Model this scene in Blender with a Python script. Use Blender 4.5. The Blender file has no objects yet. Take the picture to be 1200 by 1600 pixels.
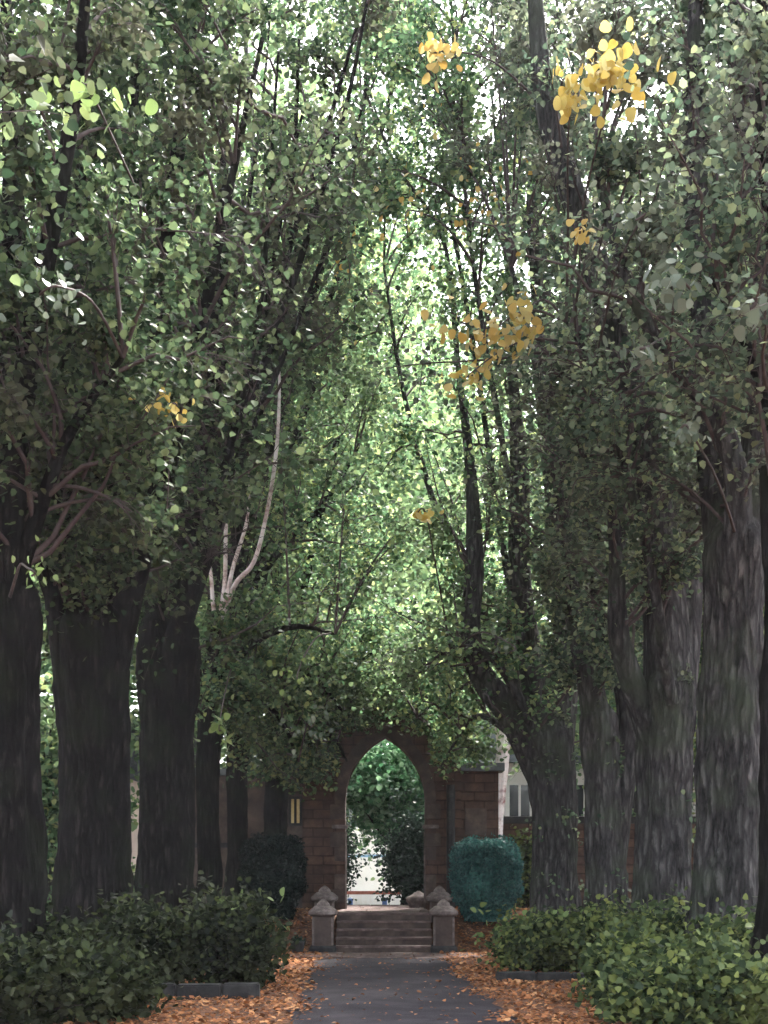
import bpy, bmesh, math, random
import numpy as np
from mathutils import Vector

# ------------------------------------------------------------------ camera, sky, sun, exposure
scene = bpy.context.scene
C = scene.collection
EYE, HOR, FPX = 1.6, 1362.0, 2000.0          # eye height (m), horizon row, focal length in photo pixels
cam_d = bpy.data.cameras.new('camera')
cam_d.lens = 36.0 * FPX / 1600.0
cam_d.sensor_width = 36.0
cam_d.sensor_fit = 'AUTO'
cam_d.shift_y = (HOR - 800.0) / 1600.0
cam_d.clip_end = 2000
cam = bpy.data.objects.new('camera', cam_d)
cam.location = (0, 0, EYE)
cam.rotation_euler = (math.radians(90), 0, 0)
C.objects.link(cam)
scene.camera = cam

SUN_EL, SUN_AZ = math.radians(54), math.radians(25)    # azimuth from +Y towards +X
world = bpy.data.worlds.new('World')
scene.world = world
world.use_nodes = True
wn = world.node_tree.nodes; wl = world.node_tree.links
sky = wn.new('ShaderNodeTexSky'); sky.sky_type = 'NISHITA'; sky.sun_disc = False
sky.sun_elevation = SUN_EL; sky.sun_rotation = SUN_AZ
sky.air_density = 1.0; sky.dust_density = 3.0; sky.ozone_density = 1.0
wn['Background'].inputs['Strength'].default_value = 0.15
hz = wn.new('ShaderNodeHueSaturation'); hz.inputs['Saturation'].default_value = 0.30      # thin high cloud: a whitish sky all round
wl.new(sky.outputs['Color'], hz.inputs['Color']); wl.new(hz.outputs['Color'], wn['Background'].inputs['Color'])
sd = bpy.data.lights.new('sun', 'SUN'); sd.energy = 3.2; sd.angle = math.radians(6.0); sd.color = (1.0, 0.95, 0.88)
sun = bpy.data.objects.new('sun', sd)
sdir = Vector((math.sin(SUN_AZ) * math.cos(SUN_EL), math.cos(SUN_AZ) * math.cos(SUN_EL), math.sin(SUN_EL)))
sun.rotation_euler = (-sdir).to_track_quat('-Z', 'Y').to_euler()
C.objects.link(sun)
vs = scene.view_settings
vs.view_transform = 'Standard'; vs.look = 'None'; vs.gamma = 1.0; vs.use_curve_mapping = False
vs.exposure = 3.0
scene.cycles.max_bounces = 5
scene.cycles.diffuse_bounces = 3
scene.cycles.transmission_bounces = 4
scene.cycles.glossy_bounces = 2
scene.cycles.use_adaptive_sampling = True
scene.cycles.adaptive_threshold = 0.05
scene.cycles.use_denoising = True

rng = np.random.default_rng(11)
random.seed(5)

def P(px, py, d):
    """photo pixel at distance d -> point of the place"""
    return np.array(((px - 600.0) / FPX * d, d, EYE + (HOR - py) / FPX * d))

# ------------------------------------------------------------------ object helpers
def tag(o, label=None, cat=None, group=None, kind=None):
    if label: o['label'] = label
    if cat: o['category'] = cat
    if group: o['group'] = group
    if kind: o['kind'] = kind
    return o

def empty(name, loc, label=None, cat=None, group=None):
    o = bpy.data.objects.new(name, None); C.objects.link(o)
    o.location = loc; o.empty_display_size = .2
    return tag(o, label, cat, group)

def link_mesh(name, me, mat=None, parent=None, smooth=False):
    if mat and not me.materials: me.materials.append(mat)
    if smooth: me.polygons.foreach_set('use_smooth', [True] * len(me.polygons))
    o = bpy.data.objects.new(name, me); C.objects.link(o)
    if parent: o.parent = parent
    return o

def quads_mesh(name, V, Q):
    V = np.asarray(V, np.float32).reshape(-1, 3); Q = np.asarray(Q, np.int32).reshape(-1, 4)
    me = bpy.data.meshes.new(name)
    me.vertices.add(len(V)); me.vertices.foreach_set('co', V.ravel())
    me.loops.add(Q.size); me.loops.foreach_set('vertex_index', Q.ravel())
    me.polygons.add(len(Q))
    me.polygons.foreach_set('loop_start', np.arange(len(Q), dtype=np.int32) * 4)
    me.update(calc_edges=True)
    return me

class Acc:
    def __init__(s): s.v = []; s.q = []; s.n = 0
    def add(s, V, Q):
        V = np.asarray(V).reshape(-1, 3); s.v.append(V); s.q.append(np.asarray(Q).reshape(-1, 4) + s.n); s.n += len(V)
    def mesh(s, name, off=(0, 0, 0)):
        return quads_mesh(name, np.concatenate(s.v) - np.asarray(off), np.concatenate(s.q))

def box_bm(bm, x0, x1, y0, y1, z0, z1):
    vs_ = [bm.verts.new(p) for p in ((x0,y0,z0),(x1,y0,z0),(x1,y1,z0),(x0,y1,z0),(x0,y0,z1),(x1,y0,z1),(x1,y1,z1),(x0,y1,z1))]
    for f in ((0,3,2,1),(4,5,6,7),(0,1,5,4),(1,2,6,5),(2,3,7,6),(3,0,4,7)): bm.faces.new([vs_[i] for i in f])

def box(name, x0, x1, y0, y1, z0, z1, mat, parent=None, bevel=0.0, jit=0.0):
    bm = bmesh.new(); box_bm(bm, x0, x1, y0, y1, z0, z1)
    if jit:
        for v in bm.verts: v.co += Vector((random.uniform(-jit, jit), random.uniform(-jit, jit), random.uniform(-jit, jit)))
    if bevel: bmesh.ops.bevel(bm, geom=bm.edges[:], offset=bevel, segments=2, affect='EDGES')
    me = bpy.data.meshes.new(name); bm.to_mesh(me); bm.free()
    return link_mesh(name, me, mat, parent)

def lathe_sq(name, prof, mat, parent=None):
    """square-section turned piece: prof = (half width, z) from bottom to top"""
    bm = bmesh.new(); rings = []
    for r, z in prof:
        r = max(r, .002)
        rings.append([bm.verts.new((sx * r, sy * r, z)) for sx, sy in ((-1,-1),(1,-1),(1,1),(-1,1))])
    for a, b in zip(rings, rings[1:]):
        for i in range(4): bm.faces.new((a[i], a[(i+1) % 4], b[(i+1) % 4], b[i]))
    bm.faces.new(rings[0][::-1]); bm.faces.new(rings[-1])
    bmesh.ops.bevel(bm, geom=bm.edges[:], offset=.008, segments=1, affect='EDGES')
    me = bpy.data.meshes.new(name); bm.to_mesh(me); bm.free()
    return link_mesh(name, me, mat, parent)

def poly_extrude(name, pts, y0, y1, mat, parent=None):
    """outline in (x, z) pushed back from y0 to y1"""
    bm = bmesh.new()
    a = [bm.verts.new((x, y0, z)) for x, z in pts]; b = [bm.verts.new((x, y1, z)) for x, z in pts]
    bm.faces.new(a); bm.faces.new(b[::-1])
    n = len(pts)
    for i in range(n): bm.faces.new((a[i], b[i], b[(i+1) % n], a[(i+1) % n]))
    bmesh.ops.recalc_face_normals(bm, faces=bm.faces[:])
    me = bpy.data.meshes.new(name); bm.to_mesh(me); bm.free()
    return link_mesh(name, me, mat, parent)

# ------------------------------------------------------------------ materials
def new_mat(name):
    m = bpy.data.materials.new(name); m.use_nodes = True
    nt = m.node_tree; return m, nt.nodes, nt.links, nt.nodes['Principled BSDF'], nt.nodes['Material Output']

def ramp(N, cols, interp='LINEAR'):
    r = N.new('ShaderNodeValToRGB'); e = r.color_ramp.elements; r.color_ramp.interpolation = interp
    while len(e) < len(cols): e.new(.5)
    for i, (p, c) in enumerate(cols): e[i].position = p; e[i].color = (*c, 1)
    return r

def rough_mat(name, cols, scale=4.0, detail=8, bump=.4, bscale=25, rough=.9, stretch=(1, 1, 1), dist=.02):
    m, N, L, B, O = new_mat(name)
    tc = N.new('ShaderNodeTexCoord'); mp = N.new('ShaderNodeMapping'); mp.inputs['Scale'].default_value = stretch
    L.new(tc.outputs['Object'], mp.inputs['Vector'])
    n1 = N.new('ShaderNodeTexNoise'); n1.inputs['Scale'].default_value = scale; n1.inputs['Detail'].default_value = detail; n1.inputs['Roughness'].default_value = .65
    L.new(mp.outputs['Vector'], n1.inputs['Vector'])
    k = len(cols); r = ramp(N, [(.3 + .4 * i / max(1, k - 1), c) for i, c in enumerate(cols)])
    L.new(n1.outputs['Fac'], r.inputs['Fac']); L.new(r.outputs['Color'], B.inputs['Base Color'])
    n2 = N.new('ShaderNodeTexNoise'); n2.inputs['Scale'].default_value = bscale; n2.inputs['Detail'].default_value = 6
    L.new(mp.outputs['Vector'], n2.inputs['Vector'])
    b = N.new('ShaderNodeBump'); b.inputs['Strength'].default_value = bump; b.inputs['Distance'].default_value = dist
    L.new(n2.outputs['Fac'], b.inputs['Height']); L.new(b.outputs['Normal'], B.inputs['Normal'])
    B.inputs['Roughness'].default_value = rough; B.inputs['Specular IOR Level'].default_value = .25
    return m

def leaf_mat(name, cols, transl=.35, rough=.5, per='island', patch=None, spec=.14, pscale=.5):
    m, N, L, B, O = new_mat(name)
    if per == 'island': rn = N.new('ShaderNodeNewGeometry').outputs['Random Per Island']
    else: rn = N.new('ShaderNodeObjectInfo').outputs['Random']
    k = len(cols); r = ramp(N, [(i / (k - 1) if k > 1 else 0, c) for i, c in enumerate(cols)])
    L.new(rn, r.inputs['Fac']); col = r.outputs['Color']
    if patch:
        tc = N.new('ShaderNodeTexCoord'); n = N.new('ShaderNodeTexNoise'); n.inputs['Scale'].default_value = pscale; n.inputs['Detail'].default_value = 3
        L.new(tc.outputs['Object'], n.inputs['Vector'])
        rr = ramp(N, [(.48, (0, 0, 0)), (.64, (1, 1, 1))]); L.new(n.outputs['Fac'], rr.inputs['Fac'])
        mx = N.new('ShaderNodeMix'); mx.data_type = 'RGBA'
        L.new(rr.outputs['Color'], mx.inputs[0]); L.new(col, mx.inputs[6]); mx.inputs[7].default_value = (*patch, 1)
        h = N.new('ShaderNodeHueSaturation'); ml = N.new('ShaderNodeMath'); ml.operation = 'MULTIPLY_ADD'
        ml.inputs[1].default_value = .7; ml.inputs[2].default_value = .65
        L.new(rn, ml.inputs[0]); L.new(ml.outputs[0], h.inputs['Value']); L.new(mx.outputs[2], h.inputs['Color']); col = h.outputs['Color']
    L.new(col, B.inputs['Base Color']); B.inputs['Roughness'].default_value = rough; B.inputs['Specular IOR Level'].default_value = spec
    t = N.new('ShaderNodeBsdfTranslucent'); g = N.new('ShaderNodeHueSaturation')
    g.inputs['Value'].default_value = 1.6; g.inputs['Saturation'].default_value = 1.0; g.inputs['Hue'].default_value = .495
    L.new(col, g.inputs['Color']); L.new(g.outputs['Color'], t.inputs['Color'])
    mix = N.new('ShaderNodeMixShader'); mix.inputs[0].default_value = transl
    L.new(B.outputs[0], mix.inputs[1]); L.new(t.outputs[0], mix.inputs[2]); L.new(mix.outputs[0], O.inputs['Surface'])
    return m

def bark_mat(name, dark, mid, light, moss):
    m, N, L, B, O = new_mat(name)
    tc = N.new('ShaderNodeTexCoord'); mp = N.new('ShaderNodeMapping'); mp.inputs['Scale'].default_value = (6.5, 6.5, 1.35)
    L.new(tc.outputs['Object'], mp.inputs['Vector'])
    n0 = N.new('ShaderNodeTexNoise'); n0.inputs['Scale'].default_value = 2.0; n0.inputs['Detail'].default_value = 12; n0.inputs['Roughness'].default_value = .72
    L.new(mp.outputs['Vector'], n0.inputs['Vector'])
    wv = N.new('ShaderNodeVectorMath'); wv.operation = 'MULTIPLY_ADD'; wv.inputs[1].default_value = (.9, .9, .9)
    L.new(n0.outputs['Color'], wv.inputs[0]); L.new(mp.outputs['Vector'], wv.inputs[2])
    vo = N.new('ShaderNodeTexVoronoi'); vo.feature = 'DISTANCE_TO_EDGE'; vo.inputs['Scale'].default_value = 1.5
    L.new(wv.outputs[0], vo.inputs['Vector'])
    vr_ = ramp(N, [(.0, (0, 0, 0)), (.28, (1, 1, 1))]); L.new(vo.outputs['Distance'], vr_.inputs['Fac'])
    n1 = N.new('ShaderNodeMath'); n1.operation = 'MULTIPLY_ADD'; n1.inputs[1].default_value = .21
    L.new(vr_.outputs['Color'], n1.inputs[0])
    n1b = N.new('ShaderNodeMath'); n1b.operation = 'MULTIPLY'; n1b.inputs[1].default_value = .76; L.new(n0.outputs['Fac'], n1b.inputs[0]); L.new(n1b.outputs[0], n1.inputs[2])
    r = ramp(N, [(.30, dark), (.55, mid), (.74, light)]); L.new(n1.outputs[0], r.inputs['Fac'])
    n2 = N.new('ShaderNodeTexNoise'); n2.inputs['Scale'].default_value = 1.3; n2.inputs['Detail'].default_value = 5
    L.new(tc.outputs['Object'], n2.inputs['Vector'])
    r2 = ramp(N, [(.5, (0, 0, 0)), (.68, (.7, .7, .7))]); L.new(n2.outputs['Fac'], r2.inputs['Fac'])
    mx = N.new('ShaderNodeMix'); mx.data_type = 'RGBA'; L.new(r2.outputs['Color'], mx.inputs[0]); L.new(r.outputs['Color'], mx.inputs[6]); mx.inputs[7].default_value = (*moss, 1)
    L.new(mx.outputs[2], B.inputs['Base Color'])
    b = N.new('ShaderNodeBump'); b.inputs['Strength'].default_value = 1.0; b.inputs['Distance'].default_value = .09
    L.new(n1.outputs[0], b.inputs['Height']); L.new(b.outputs['Normal'], B.inputs['Normal'])
    B.inputs['Roughness'].default_value = .92; B.inputs['Specular IOR Level'].default_value = .06
    return m

def plain(name, col, rough=.7, metal=0.0):
    m, N, L, B, O = new_mat(name); B.inputs['Base Color'].default_value = (*col, 1); B.inputs['Roughness'].default_value = rough; B.inputs['Metallic'].default_value = metal
    return m

M = {}
M['soil'] = rough_mat('leafy_soil', [(.04, .025, .019), (.12, .056, .032), (.22, .10, .05)], scale=5, bump=.9, bscale=40)
M['asphalt'] = rough_mat('old_asphalt', [(.012, .0095, .0125), (.024, .0195, .0245), (.050, .042, .047)], scale=1.6, detail=14, bump=.8, bscale=60, dist=.014)
M['stone'] = rough_mat('brown_sandstone', [(.03, .022, .02), (.06, .043, .037), (.11, .08, .066)], scale=3.5, bump=.5, bscale=22)
M['stone_red'] = rough_mat('red_sandstone', [(.034, .020, .015), (.066, .038, .028), (.105, .062, .045)], scale=4, bump=.5, bscale=22)
def coursed(mt, w, h, mort):
    nt = mt.node_tree; N, L = nt.nodes, nt.links; B = N['Principled BSDF']
    tc = N.new('ShaderNodeTexCoord'); sp = N.new('ShaderNodeSeparateXYZ'); cb = N.new('ShaderNodeCombineXYZ')
    L.new(tc.outputs['Object'], sp.inputs[0]); ad = N.new('ShaderNodeMath'); L.new(sp.outputs[0], ad.inputs[0]); L.new(sp.outputs[1], ad.inputs[1])
    L.new(ad.outputs[0], cb.inputs[0]); L.new(sp.outputs[2], cb.inputs[1])
    bt = N.new('ShaderNodeTexBrick'); bt.inputs['Scale'].default_value = 1; bt.inputs['Brick Width'].default_value = w; bt.inputs['Row Height'].default_value = h
    bt.inputs['Mortar Size'].default_value = mort; bt.inputs['Mortar Smooth'].default_value = .4; bt.inputs['Bias'].default_value = -.2
    bt.inputs['Color1'].default_value = (.72, .72, .72, 1); bt.inputs['Color2'].default_value = (1.2, 1.16, 1.12, 1); bt.inputs['Mortar'].default_value = (.5, .5, .5, 1)
    L.new(cb.outputs[0], bt.inputs['Vector'])
    src = B.inputs['Base Color'].links[0].from_socket
    mx = N.new('ShaderNodeMix'); mx.data_type = 'RGBA'; mx.blend_type = 'MULTIPLY'; mx.inputs[0].default_value = 1
    L.new(src, mx.inputs[6]); L.new(bt.outputs['Color'], mx.inputs[7]); L.new(mx.outputs[2], B.inputs['Base Color'])
    bp = N.new('ShaderNodeBump'); bp.inputs['Strength'].default_value = .8; bp.inputs['Distance'].default_value = .03; bp.invert = True
    L.new(bt.outputs['Fac'], bp.inputs['Height']); L.new(B.inputs['Normal'].links[0].from_socket, bp.inputs['Normal']); L.new(bp.outputs['Normal'], B.inputs['Normal'])
coursed(M['stone_red'], .46, .21, .016)
M['stone_pale'] = rough_mat('weathered_pale_stone', [(.045, .036, .033), (.11, .088, .081), (.23, .19, .178)], scale=6, bump=.5, bscale=26)
M['stone_step'] = rough_mat('worn_step_stone', [(.045, .030, .027), (.10, .068, .062), (.22, .16, .148)], scale=5, bump=.6, bscale=26)
M['stone_dark'] = rough_mat('dark_mossy_stone', [(.010, .010, .011), (.022, .0215, .022), (.045, .044, .042)], scale=5, bump=.5, bscale=30)
M['render_white'] = rough_mat('white_render', [(.68, .66, .64), (.78, .76, .74), (.82, .8, .79)], scale=1.2, bump=.1)
M['concrete'] = rough_mat('pale_concrete', [(.42, .4, .38), (.52, .5, .48), (.58, .56, .54)], scale=1.5, bump=.2)
M['render_pink'] = rough_mat('pale_pink_render', [(.55, .45, .42), (.66, .55, .52), (.72, .62, .58)], scale=1.2, bump=.1)
M['lit_pane_yellow'] = rough_mat('lit_window_yellow', [(.42, .30, .12), (.55, .42, .2), (.62, .5, .27)], scale=5, bump=.1)  # yellow light of the lodge window, put into the pane colour
M['slate'] = rough_mat('slate_roof', [(.05, .055, .065), (.09, .1, .115), (.13, .14, .16)], scale=4, bump=.3)
M['brick_red'] = rough_mat('red_brick', [(.2, .06, .045), (.3, .1, .075), (.38, .15, .11)], scale=8, bump=.3)
M['white_paint'] = plain('white_paint', (.78, .77, .76), .5)
M['blue_paint'] = plain('blue_paint', (.05, .10, .24), .5)
M['pale_blue'] = plain('pale_blue_paint', (.25, .42, .6), .6)
M['black_iron'] = plain('black_iron', (.012, .012, .013), .55)
m, N, L, B, O = new_mat('window_glass'); B.inputs['Base Color'].default_value = (.02, .025, .03, 1); B.inputs['Roughness'].default_value = .08; M['glass'] = m
M['bark_left'] = bark_mat('shade_darkened_bark', (.003, .0026, .003), (.011, .0095, .010), (.042, .036, .035), (.014, .018, .010))  # shade on the left row is put into this darker bark colour
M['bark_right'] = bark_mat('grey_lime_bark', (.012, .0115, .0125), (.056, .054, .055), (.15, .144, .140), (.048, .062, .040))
M['bark_twig'] = rough_mat('twig_bark', [(.030, .022, .022), (.055, .042, .042), (.08, .065, .062)], scale=6, bump=.2)
M['bark_pale'] = rough_mat('peeling_pale_bark', [(.22, .10, .09), (.72, .66, .65), (.84, .82, .82)], scale=3.2, bump=.3, stretch=(1, 1, 1.6))
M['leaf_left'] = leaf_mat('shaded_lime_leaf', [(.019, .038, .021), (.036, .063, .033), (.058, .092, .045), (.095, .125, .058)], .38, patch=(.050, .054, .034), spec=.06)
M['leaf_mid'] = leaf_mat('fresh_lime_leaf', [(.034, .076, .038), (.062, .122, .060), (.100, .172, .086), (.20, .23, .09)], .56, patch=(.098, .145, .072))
M['leaf_right'] = leaf_mat('grey_green_lime_leaf', [(.034, .058, .040), (.058, .092, .060), (.088, .128, .080), (.15, .18, .09)], .46, patch=(.085, .090, .066), spec=.06)
M['leaf_far'] = leaf_mat('far_tree_leaf', [(.046, .094, .044), (.08, .146, .068), (.13, .20, .094), (.21, .26, .11)], .60, patch=(.115, .17, .078))
M['leaf_cool'] = leaf_mat('cool_green_leaf', [(.025, .08, .038), (.055, .14, .068), (.11, .22, .11), (.19, .30, .18)], .5)
M['leaf_dark'] = leaf_mat('dark_evergreen_leaf', [(.012, .026, .018), (.02, .04, .028), (.032, .058, .038)], .2)
M['leaf_clip_shaded'] = leaf_mat('shade_darkened_clipped_leaf', [(.003, .007, .006), (.005, .011, .010), (.009, .018, .015)], .12, spec=.1)  # deep shade over the left clipped bush, painted into its green
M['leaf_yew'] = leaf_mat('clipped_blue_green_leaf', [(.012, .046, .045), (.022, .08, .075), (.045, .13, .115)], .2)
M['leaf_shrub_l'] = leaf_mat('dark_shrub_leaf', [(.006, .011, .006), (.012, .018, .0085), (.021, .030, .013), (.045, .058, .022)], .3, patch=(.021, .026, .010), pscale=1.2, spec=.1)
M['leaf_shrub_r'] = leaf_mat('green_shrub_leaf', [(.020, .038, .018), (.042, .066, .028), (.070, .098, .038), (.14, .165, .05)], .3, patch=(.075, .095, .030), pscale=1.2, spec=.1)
M['leaf_litter'] = leaf_mat('fallen_leaf', [(.06, .032, .02), (.20, .08, .036), (.35, .145, .062), (.46, .25, .12)], .08, rough=.85, spec=.08)
M['one_yellow'] = leaf_mat('yellow_leaf', [(.33, .235, .05), (.40, .32, .085), (.42, .37, .16)], .34, per='object', spec=.1)
M['one_orange'] = leaf_mat('ochre_leaf', [(.34, .22, .05), (.39, .29, .09), (.38, .33, .15)], .34, per='object', spec=.1)
M['one_green'] = leaf_mat('bright_green_leaf', [(.09, .14, .045), (.13, .19, .065), (.18, .23, .09)], .35, per='object', spec=.2)
M['one_grey'] = leaf_mat('grey_green_leaf', [(.065, .09, .066), (.095, .12, .086), (.13, .155, .115)], .25, per='object', spec=.2)

# ------------------------------------------------------------------ curves, tubes, leaves
def smooth_path(pts, n):
    """Catmull-Rom through rows of pts (any number of columns)"""
    p = np.asarray(pts, float); p = np.vstack([2 * p[0] - p[1], p, 2 * p[-1] - p[-2]])
    k = len(p) - 3; t = np.linspace(0, k - 1e-6, n); i = t.astype(int); f = (t - i)[:, None]
    a, b, c, d = p[i], p[i + 1], p[i + 2], p[i + 3]
    return .5 * (2 * b + (c - a) * f + (2 * a - 5 * b + 4 * c - d) * f ** 2 + (3 * b - a - 3 * c + d) * f ** 3)

def tubes(paths, radii, S, flute=None):
    """paths (N,K,3), radii (N,K) -> verts, quads"""
    paths = np.asarray(paths, float); Nn, K, _ = paths.shape
    T = np.gradient(paths, axis=1); T /= np.linalg.norm(T, axis=2, keepdims=True) + 1e-9
    ref = np.tile(np.array([.31, .95, .05]), (Nn, K, 1))
    U = np.cross(T, ref); U /= np.linalg.norm(U, axis=2, keepdims=True) + 1e-9
    W = np.cross(T, U)
    a = np.linspace(0, 2 * math.pi, S, endpoint=False)
    R = np.asarray(radii)[:, :, None] * np.ones(S)
    if flute is not None: R = R * flute
    V = paths[:, :, None, :] + R[..., None] * (np.cos(a)[None, None, :, None] * U[:, :, None, :] + np.sin(a)[None, None, :, None] * W[:, :, None, :])
    idx = np.arange(Nn * K * S).reshape(Nn, K, S); nx = np.roll(idx, -1, axis=2)
    Q = np.stack([idx[:, :-1], nx[:, :-1], nx[:, 1:], idx[:, 1:]], axis=-1)
    return V.reshape(-1, 3), Q.reshape(-1, 4)

LEAF = np.array([(0, 0, 0), (.42, .22, .07), (.36, .66, .05), (0, 1.05, -.10), (-.36, .66, .05), (-.42, .22, .07)])
def leaves(centers, size, flat=.55, droop=.35):
    """leaf blades: 6 verts, 2 quads each"""
    n = len(centers)
    nrm = rng.normal(size=(n, 3)) * (1 - flat); nrm[:, 2] += flat; nrm /= np.linalg.norm(nrm, axis=1, keepdims=True)
    ax = rng.normal(size=(n, 3)); ax[:, 2] -= droop
    ax -= nrm * np.sum(ax * nrm, axis=1, keepdims=True); ax /= np.linalg.norm(ax, axis=1, keepdims=True) + 1e-9
    sd_ = np.cross(ax, nrm)
    s = (size * rng.uniform(.65, 1.3, n))[:, None, None]
    V = centers[:, None, :] + s * (LEAF[None, :, 0:1] * sd_[:, None, :] + LEAF[None, :, 1:2] * ax[:, None, :] + LEAF[None, :, 2:3] * nrm[:, None, :])
    b = (np.arange(n) * 6)[:, None]
    Q = np.concatenate([b + np.array([[0, 1, 2, 3]]), b + np.array([[0, 3, 4, 5]])], axis=1).reshape(-1, 4)
    return V.reshape(-1, 3), Q

def unit(v): return v / (np.linalg.norm(v, axis=-1, keepdims=True) + 1e-9)

def keep_clear(p):
    """the open space of the avenue: nothing hangs into the walk or before the trunks"""
    x, y, z = p[:, 0], p[:, 1], p[:, 2]; ax = np.abs(x)
    wob = .35 * np.sin(3.1 * x + 1.7 * y) + .25 * np.sin(5.3 * y - 2.2 * x)
    ok = np.ones(len(p), bool)
    near = y < 30.5
    ok &= ~(near & (ax < .98) & (z < 4.62 + .2 * wob))
    ok &= ~(near & (ax < 2.6) & (z < 3.25 + wob * .5))
    left = x < 0
    minz_l = np.where(y < 21, 5.4, np.where(y < 24, 4.8, 3.35)) + wob * np.where(y < 24, 1.7, .5)
    minz_r = np.where(y < 18.3, 6.3, np.where(y < 21, 5.3, np.where(y < 24, 4.6, 3.6))) + wob * np.where(y < 24, 1, .6)
    ok &= ~(near & left & (z < minz_l)); ok &= ~(near & ~left & (z < minz_r))
    ok &= ~(y < 11.5)                                   # the open glade the viewer stands in
    return ok

SHOW = [  # limbs that stand clear of the leaves before them: photo pixels, distance, half width
    ([(1030, 960), (1030, 840), (1008, 690), (962, 550), (928, 410), (886, 270), (856, 150), (836, -20)], 19.5, 26),
    ([(1180, 740), (1194, 520), (1180, 300), (1160, 100)], 17.0, 24), ([(1150, 760), (1110, 640), (1050, 560), (1000, 470)], 16.6, 20),
    ([(1100, 600), (1098, 450), (1085, 200), (1080, 0)], 17.6, 16), ([(870, 800), (850, 620), (842, 450), (836, 300)], 25.4, 20),
    ([(825, 1000), (814, 880), (811, 740), (800, 600)], 25.1, 18), ([(740, 985), (744, 880), (738, 740)], 24.8, 17),
    ([(752, 1055), (800, 1115)], 24.8, 30), ([(975, 1010), (964, 930)], 19, 18), ([(292, 850), (328, 640), (338, 480), (348, 340)], 22, 15),
    ([(390, 640), (480, 370), (548, 150)], 21.5, 8), ([(440, 430), (505, 230), (555, 40)], 22.6, 7), ]
SHOW += [([(350, 745), (400, 560), (432, 400), (472, 180)], 22.2, 7), ([(365, 730), (440, 570), (500, 420)], 21.4, 7), ([(335, 680), (372, 450), (402, 200)], 22.8, 7),
         ([(352, 690), (390, 580), (420, 330)], 20.6, 7)]
SHOW_ALL = [([(330, 925), (329, 865)], 25, 12),
    ([(350, 915), (355, 830)], 24.9, 12), ([(362, 905), (384, 810)], 24.8, 12), ([(366, 912), (398, 876), (416, 800), (430, 700), (438, 600)], 24.6, 13)]
def before_limb(p, lines=None):
    lines = SHOW if lines is None else lines
    px = p[:, 0] / p[:, 1] * FPX + 600; py = HOR - (p[:, 2] - EYE) / p[:, 1] * FPX; hit = np.zeros(len(p), bool)
    for line, d, hw_ in lines:
        for (ax_, ay), (bx, by) in zip(line, line[1:]):
            t = np.clip(((px - ax_) * (bx - ax_) + (py - ay) * (by - ay)) / ((bx - ax_) ** 2 + (by - ay) ** 2), 0, 1)
            hit |= (np.hypot(px - ax_ - t * (bx - ax_), py - ay - t * (by - ay)) < hw_) & (p[:, 1] < d)
    return hit

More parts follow.
